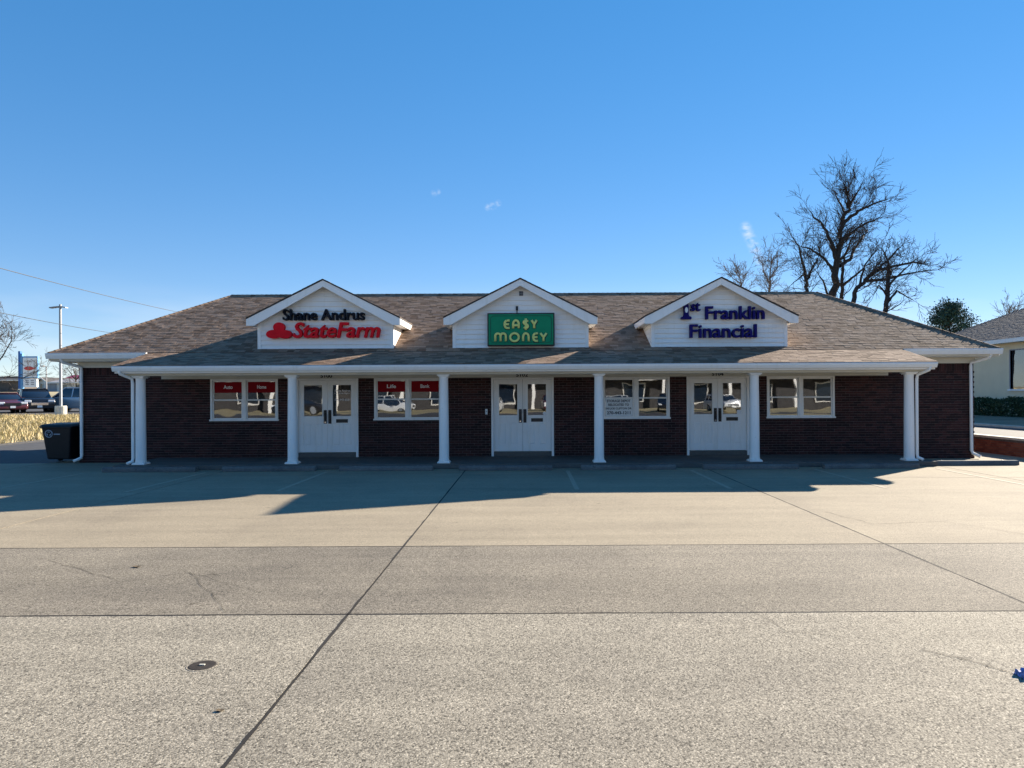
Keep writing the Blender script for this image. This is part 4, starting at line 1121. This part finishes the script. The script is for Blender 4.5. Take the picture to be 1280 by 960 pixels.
def car(label, loc, rz, paint, kind):
    o = thing('parked_car', label, 'car', loc, rz, 'cars parked beyond the grass bank')
    L, Wd, H = {'sedan': (4.7, 1.8, 1.42), 'suv': (4.7, 1.9, 1.68), 'van': (5.1, 1.98, 1.76)}[kind]
    a = L/2
    if kind == 'sedan':
        body = [(-a, .45), (-a+.05, .85), (-a+.5, .98), (-.2*L+.1, .99), (a-1.25, .94), (a-.35, .80), (a-.02, .62), (a, .35), (a-.15, .22), (-a+.1, .22)]
        cab = [(-a+.55, .97), (-a+1.15, H-.02), (-.1, H), (.35, H-.05), (a-1.2, .93)]
    elif kind == 'suv':
        body = [(-a, .5), (-a+.03, 1.0), (-a+.2, 1.08), (a-1.3, 1.06), (a-.25, .98), (a-.02, .80), (a, .42), (a-.15, .26), (-a+.1, .26)]
        cab = [(-a+.12, 1.07), (-a+.45, H-.03), (-.6, H), (.25, H-.06), (a-1.25, 1.05)]
    else:
        body = [(-a, .45), (-a+.03, 1.0), (-a+.12, 1.08), (a-1.2, 1.05), (a-.3, .90), (a-.02, .72), (a, .38), (a-.15, .22), (-a+.1, .22)]
        cab = [(-a+.10, 1.07), (-a+.35, H-.03), (-.6, H), (.5, H-.06), (a-1.05, 1.02)]
    b = MB().prism(body[::-1], 'y', -Wd/2, Wd/2).build('body', paint, o, local=True, bevel=.09, seg=3, smooth=True)
    def cabin(sc, zlo, y1, mat, name, shrink=0.0):
        m = MB(); k = 0; n = len(cab); v = []
        for yy, sgn in ((-1, -1), (1, 1)):
            for (x, z) in cab:
                t_ = (z-1.0)/(H-1.0); hw = Wd/2*(.93-.15*t_)
                v.append((x*sc, sgn*(hw+y1), z+zlo))
        m.v = v; m.f = [tuple(range(n)), tuple(range(2*n-1, n-1, -1))]
        for i in range(n): j = (i+1) % n; m.f.append((j, i, n+i, n+j))
        return m.build(name, mat, o, local=True, bevel=.05, seg=2, smooth=True)
    cabin(1.0, 0, 0, 'car_glass', 'window')
    # roof panel and pillars in body colour
    zr = H-.055; hw = Wd/2*(.93-.15)
    xs_ = [c for c in cab if c[1] > H-.1]
    rf = MB().box(xs_[0][0]-.02, xs_[-1][0]+.05, -hw-.015, hw+.015, H-.075, H+.012).build('roof', paint, o, local=True, bevel=.03, seg=2, smooth=True)
    for s in (-1, 1):
        hb = Wd/2*.93+.006; ht = hw+.006
        def pil(xb, zb_, xt, w): MB().hexa([(xb-w, s*hb-.02, zb_), (xb+w, s*hb-.02, zb_), (xb+w, s*hb+.02, zb_), (xb-w, s*hb+.02, zb_), (xt-w, s*ht-.02, H-.06), (xt+w, s*ht-.02, H-.06), (xt+w, s*ht+.02, H-.06), (xt-w, s*ht+.02, H-.06)]).build('pillar', paint, o, local=True)
        pil(cab[0][0]+.08, 1.0, cab[1][0]+.06, .06); pil(-.15, .97, -.2, .04); pil(cab[-1][0]-.05, .95, cab[-2][0], .045)
        if kind != 'sedan': pil(-1.25, 1.0, -1.2, .05)
        for wx in (-L*.29, L*.30):
            w = MB().tube([(wx, s*(Wd/2-.20), .33), (wx, s*(Wd/2+.01), .33)], .33, 22).build('wheel', 'rubber', o, local=True)
            MB().tube([(wx, s*(Wd/2), .33), (wx, s*(Wd/2+.018), .33)], .21, 16).build('rim', 'galvanised', w, local=True)
        hz = body[5][1]-.06 if kind == 'sedan' else body[4][1]-.13
        MB().box(a-.20, a+.004, s*Wd*.36-.2, s*Wd*.36+.2, hz-.13, hz+.03).build('headlight', 'lamp_glass', o, local=True, bevel=.03)
        MB().box(-a-.012, -a+.1, s*Wd*.40-.13, s*Wd*.40+.13, .72, .92).build('tail_light', 'signal_red', o, local=True, bevel=.02)
        MB().box(.62, .80, s*(Wd/2+.02), s*(Wd/2+.16) if s > 0 else s*(Wd/2+.02)+.0, .98, 1.10).build('mirror', paint, o, local=True) if s > 0 else MB().box(.62, .80, -(Wd/2+.16), -(Wd/2+.02), .98, 1.10).build('mirror', paint, o, local=True)
    MB().box(a-.03, a+.012, -.5, .5, .52, .70).build('grille', 'chrome' if kind == 'suv' else 'black_trim', o, local=True, bevel=.01)
    MB().box(a-.05, a+.03, -Wd*.44, Wd*.44, .30, .44).build('bumper', 'black_trim' if kind != 'sedan' else paint, o, local=True, bevel=.03)
    MB().box(a+.031, a+.04, -.15, .15, .36, .50).build('number_plate', 'sign_white', o, local=True)
    return o
def far_z(y): return .625+(y-44)/22*.125
def X_at(px, Y): return (px-660)*Y/900
car('maroon sedan parked nose toward the grass bank', (X_at(5, 50.5), 50.5, far_z(50.5)), R(-42), 'paint_maroon', 'sedan')
car('black SUV with chrome grille parked beside maroon sedan', (X_at(43, 52.0), 52.0, far_z(52)), R(-48), 'paint_black', 'suv')
car('silver minivan parked side on behind the light pole', (X_at(98, 53.5), 53.5, far_z(53.5)), R(176), 'paint_silver', 'van')
# light pole on its concrete base
lx, ly = X_at(76, 45), 45; lz = .63
lp = thing('light_pole', 'grey parking lot light pole on a round concrete base', 'light pole', (lx, ly, lz))
MB().lathe([(.33, -.1), (.33, .55), (.30, .58)], (lx, ly, lz), 20).build('base', 'pole_concrete', lp)
MB().hexa([(lx-.065, ly-.065, lz+.58), (lx+.065, ly-.065, lz+.58), (lx+.065, ly+.065, lz+.58), (lx-.065, ly+.065, lz+.58), (lx-.05, ly-.05, 7.55), (lx+.05, ly-.05, 7.55), (lx+.05, ly+.05, 7.55), (lx-.05, ly+.05, 7.55)]).build('pole', 'galvanised', lp)
for s, w in ((-1, .62), (1, .40)):
    MB().hexa([(lx+s*.08-.0, ly-.12, 7.36), (lx+s*w, ly-.16, 7.30), (lx+s*w, ly+.16, 7.30), (lx+s*.08, ly+.12, 7.36), (lx+s*.08, ly-.12, 7.44), (lx+s*w, ly-.16, 7.37), (lx+s*w, ly+.16, 7.37), (lx+s*.08, ly+.12, 7.44)]).build('lamp_head', 'galvanised', lp, bevel=.01)
# tall pole sign far left
SY = 95; k_ = SY/900
sg = thing('pole_sign', 'tall pole sign with red fish on white panel and blue pole', 'sign', (X_at(26, SY), SY, terrain_z(X_at(26, SY), SY)))
bx = X_at(26.3, SY); top = at(26, 439, SY).z; bz = terrain_z(bx, SY)
MB().box(bx-.22, bx+.05, SY-.2, SY+.2, bz, top).build('pole', 'blue_steel', sg)
MB().box(bx+.05, bx+.30, SY-.18, SY+.18, bz, top-.3).build('pole_cover', 'blue_steel_light', sg)
p0, p1 = at(29.8, 471.5, SY), at(47, 447, SY)
MB().box(p0.x-.1, p1.x+.1, SY-.12, SY+.2, p0.z-.1, p1.z+.18).build('panel_frame', 'blue_steel_light', sg)
pn = MB().box(p0.x, p1.x, SY-.16, SY-.1, p0.z, p1.z).build('panel', 'sign_white', sg)
def panel_text(body, x0, x1, z0, z1, mat, nm_='line_of_text'):
    for ch, m in fit_text(body, x0, x1, z0, z1, SY-.18, .015, False, .02): m.build(nm_, mat, pn)
panel_text("CAPTAIN D'S", p0.x+.2, p1.x-.2, p1.z-.62, p1.z-.36, 'sign_grey_print')
fc = at(38.3, 460.5, SY)
fish = [(fc.x-.75+.0, fc.z)]+[(fc.x-.1+.62*math.cos(R(a)), fc.z+.26*math.sin(R(a))) for a in range(160, 15, -15)]+[(fc.x+.55, fc.z+.06), (fc.x+.8, fc.z+.18), (fc.x+.72, fc.z), (fc.x+.8, fc.z-.14), (fc.x+.55, fc.z-.05)]+[(fc.x-.1+.62*math.cos(R(a)), fc.z+.26*math.sin(R(a))) for a in range(-15, -165, -15)]
MB().prism(fish[::-1], 'y', SY-.185, SY-.165).build('fish_emblem', 'fish_red', pn)
MB().box(p0.x+.3, p1.x-.4, SY-.18, SY-.165, p0.z+.42, p0.z+.47).build('underline', 'sign_grey_print', pn)
q0, q1 = at(30, 484, SY), at(47, 473.5, SY)
rb = MB().box(q0.x, q1.x, SY-.14, SY+.14, q0.z, q1.z).build('reader_board', 'sign_white', sg)
for r_ in range(3):
    for c_ in range(2): MB().box(q0.x+.3+c_*.7, q0.x+.75+c_*.7, SY-.16, SY-.145, q1.z-.3-r_*.26, q1.z-.16-r_*.26).build('reader_letters', 'sign_grey_print', rb)
# distant street lamp
sl_ = thing('street_lamp', 'thin distant street lamp between sign and light pole', 'street lamp', (X_at(58, 110), 110, 1.7))
MB().tube([(X_at(58, 110), 110, 1.7), (X_at(58, 110), 110, at(58, 458, 110).z)], [.11, .07], 8).build('pole', 'house_grey', sl_)
zt_ = at(58, 458, 110).z
MB().tube([(X_at(58, 110), 110, zt_-.1), (X_at(53.5, 110), 110, zt_)], .06, 6).box(X_at(53, 110)-.3, X_at(53, 110)+.3, 109.85, 110.15, zt_-.02, zt_+.14).build('arm', 'house_grey', sl_)
def house(name, label, px0, px1, pyw, pyr, Y, wmat, rmat, wins=(), gable=True, depth=8):
    x0, x1 = X_at(px0, Y), X_at(px1, Y); zb_ = terrain_z(x0, Y)-.3; ze = at(px0, pyw, Y).z; zr = at(px0, pyr, Y).z
    o = thing(name, label, 'building', ((x0+x1)/2, Y, zb_))
    if gable == 'front':
        xm = (x0+x1)/2
        MB().prism([(x0, zb_), (x1, zb_), (x1, ze), (xm, zr-.15), (x0, ze)], 'y', Y, Y+depth).build('wall', wmat, o)
        for s, xe in ((-1, x0), (1, x1)):
            poly = [(xm, zr), (xe+s*.4, ze-.12), (xe+s*.4, ze-.34), (xm, zr-.24)]
            MB().prism(poly if s < 0 else poly[::-1], 'y', Y-.5, Y+depth+.3).build('roof', rmat, o)
            poly = [(xm, zr+.01), (xe+s*.45, ze-.13), (xe+s*.45, ze-.36), (xm, zr-.27)]
            MB().prism(poly if s < 0 else poly[::-1], 'y', Y-.56, Y-.5).build('rake_board', 'house_white', o)
    else:
        MB().box(x0, x1, Y, Y+depth, zb_, ze).build('wall', wmat, o)
        MB().prism([(Y-.5, ze), (Y+depth+.5, ze), (Y+depth/2, zr)], 'x', x0-.4, x1+.4).build('roof', rmat, o)
        MB().box(x0-.35, x1+.35, Y-.54, Y-.505, ze-.05, ze+.18).build('fascia', 'house_white', o)
    for (a, b, c, d) in wins:
        w = MB().box(X_at(a, Y)-.1, X_at(b, Y)+.1, Y-.06, Y+.05, at(a, d, Y).z-.1, at(a, c, Y).z+.1).build('window', 'house_white', o)
        MB().box(X_at(a, Y), X_at(b, Y), Y-.075, Y-.055, at(a, d, Y).z, at(a, c, Y).z).build('pane', 'car_glass', w)
    return o
house('long_shed', 'long dark brown wooden building beyond the pole sign', -30, 25, 476, 470, 128, 'wood_dark', 'roof_dark', [(-8, -4, 480, 486)])
house('gabled_house', 'small pale gabled house with brick base near the pole sign', 46, 61, 479, 471.5, 122, 'house_white', 'roof_dark', [(50.2, 53.6, 479.5, 487)], 'front')
hh = [o for o in COL.objects if o.name.startswith('gabled_house')][0]
MB().box(X_at(54.5, 122), X_at(61, 122)+.02, 121.9, 121.97, terrain_z(-80, 122)-.2, at(55, 485, 122).z).build('brick_base', 'house_brick', hh)
house('grey_shop', 'long grey roofed white building with dark windows behind the minivan', 60, 101, 479, 473.5, 118, 'house_white', 'house_grey', [(78, 84, 481, 487), (96, 100, 481, 487)])
gs = [o for o in COL.objects if o.name.startswith('grey_shop')][0]
MB().box(X_at(60, 118)-.02, X_at(71, 118), 117.93, 117.985, terrain_z(-70, 118)-.2, at(60, 479.5, 118).z).build('metal_cladding', 'house_grey', gs)
house('red_roof_building', 'building with dark red metal roof behind the white shop', 78, 125, 475, 468, 140, 'house_brick', 'metal_red')
# overhead wires
def wire(label, pts, sag):
    a, b = Vector(pts[0]), Vector(pts[1]); m = MB(); P_ = []
    for k in range(31):
        t_ = k/30; p = a.lerp(b, t_); p.z -= sag*4*t_*(1-t_); P_.append(p)
    m.tube(P_, .016, 5)
    o = m.build('overhead_wire', 'wire_black', None, origin=tuple(a)); tag(o, label, 'wire', 'overhead wires')
def extend(a, b, t_): return a+(b-a)*t_
w0, w1 = at(0, 327, 30), at(235, 388, 52)
wire('upper overhead wire running down behind the roof', (extend(w0, w1, -.5), extend(w0, w1, 1.5)), .35)
w0, w1 = at(0, 384, 34), at(170, 416, 60)
wire('lower overhead wire crossing the light pole', (extend(w0, w1, -.5), extend(w0, w1, 1.6)), .35)

# ------------------------------------------------------------------ across the street, behind the viewpoint (seen in the window glass)
struct(MB().box(-120, 120, -26, -13.5, -.3, -.02).build('street', 'asphalt_and_shade'))
ob = thing('opposite_store', 'dark brick store across the street, mirrored in the window glass', 'building', (0, -46, 0))
MB().box(-45, 45, -56, -46, -.1, 6).build('wall', 'roof_dark', ob)
for k in range(12):
    xx = -42+k*7.6
    w = MB().box(xx, xx+2.6, -46.0, -45.9, .6, 3.0).build('window', 'house_white', ob); MB().box(xx+.15, xx+2.45, -45.92, -45.86, .75, 2.85).build('pane', 'car_glass', w)
    MB().box(xx+4.4, xx+4.75, -44.6, -44.25, -.05, 3.4).build('post', 'white_paint', ob)
MB().box(-45, 45, -46, -44.2, 3.4, 3.9).build('canopy', 'house_white', ob)
for k, (xx, yy, rz, paint, kind, lab) in enumerate(((-14, -33, 4, 'paint_white', 'van', 'white minivan'), (-3.5, -31, 95, 'paint_white', 'sedan', 'white sedan'), (8, -33, 175, 'paint_silver', 'suv', 'silver SUV'), (19, -31, 80, 'paint_white', 'suv', 'white SUV'), (-22, -30, 170, 'paint_black', 'sedan', 'black sedan'), (2.5, -36, 88, 'paint_maroon', 'suv', 'maroon SUV'), (13.5, -30, 100, 'paint_black', 'van', 'black van'))):
    c = car(lab+' across the street, mirrored in the window glass', (xx, yy, -.02), R(rz), paint, kind); c['group'] = 'cars across the street'
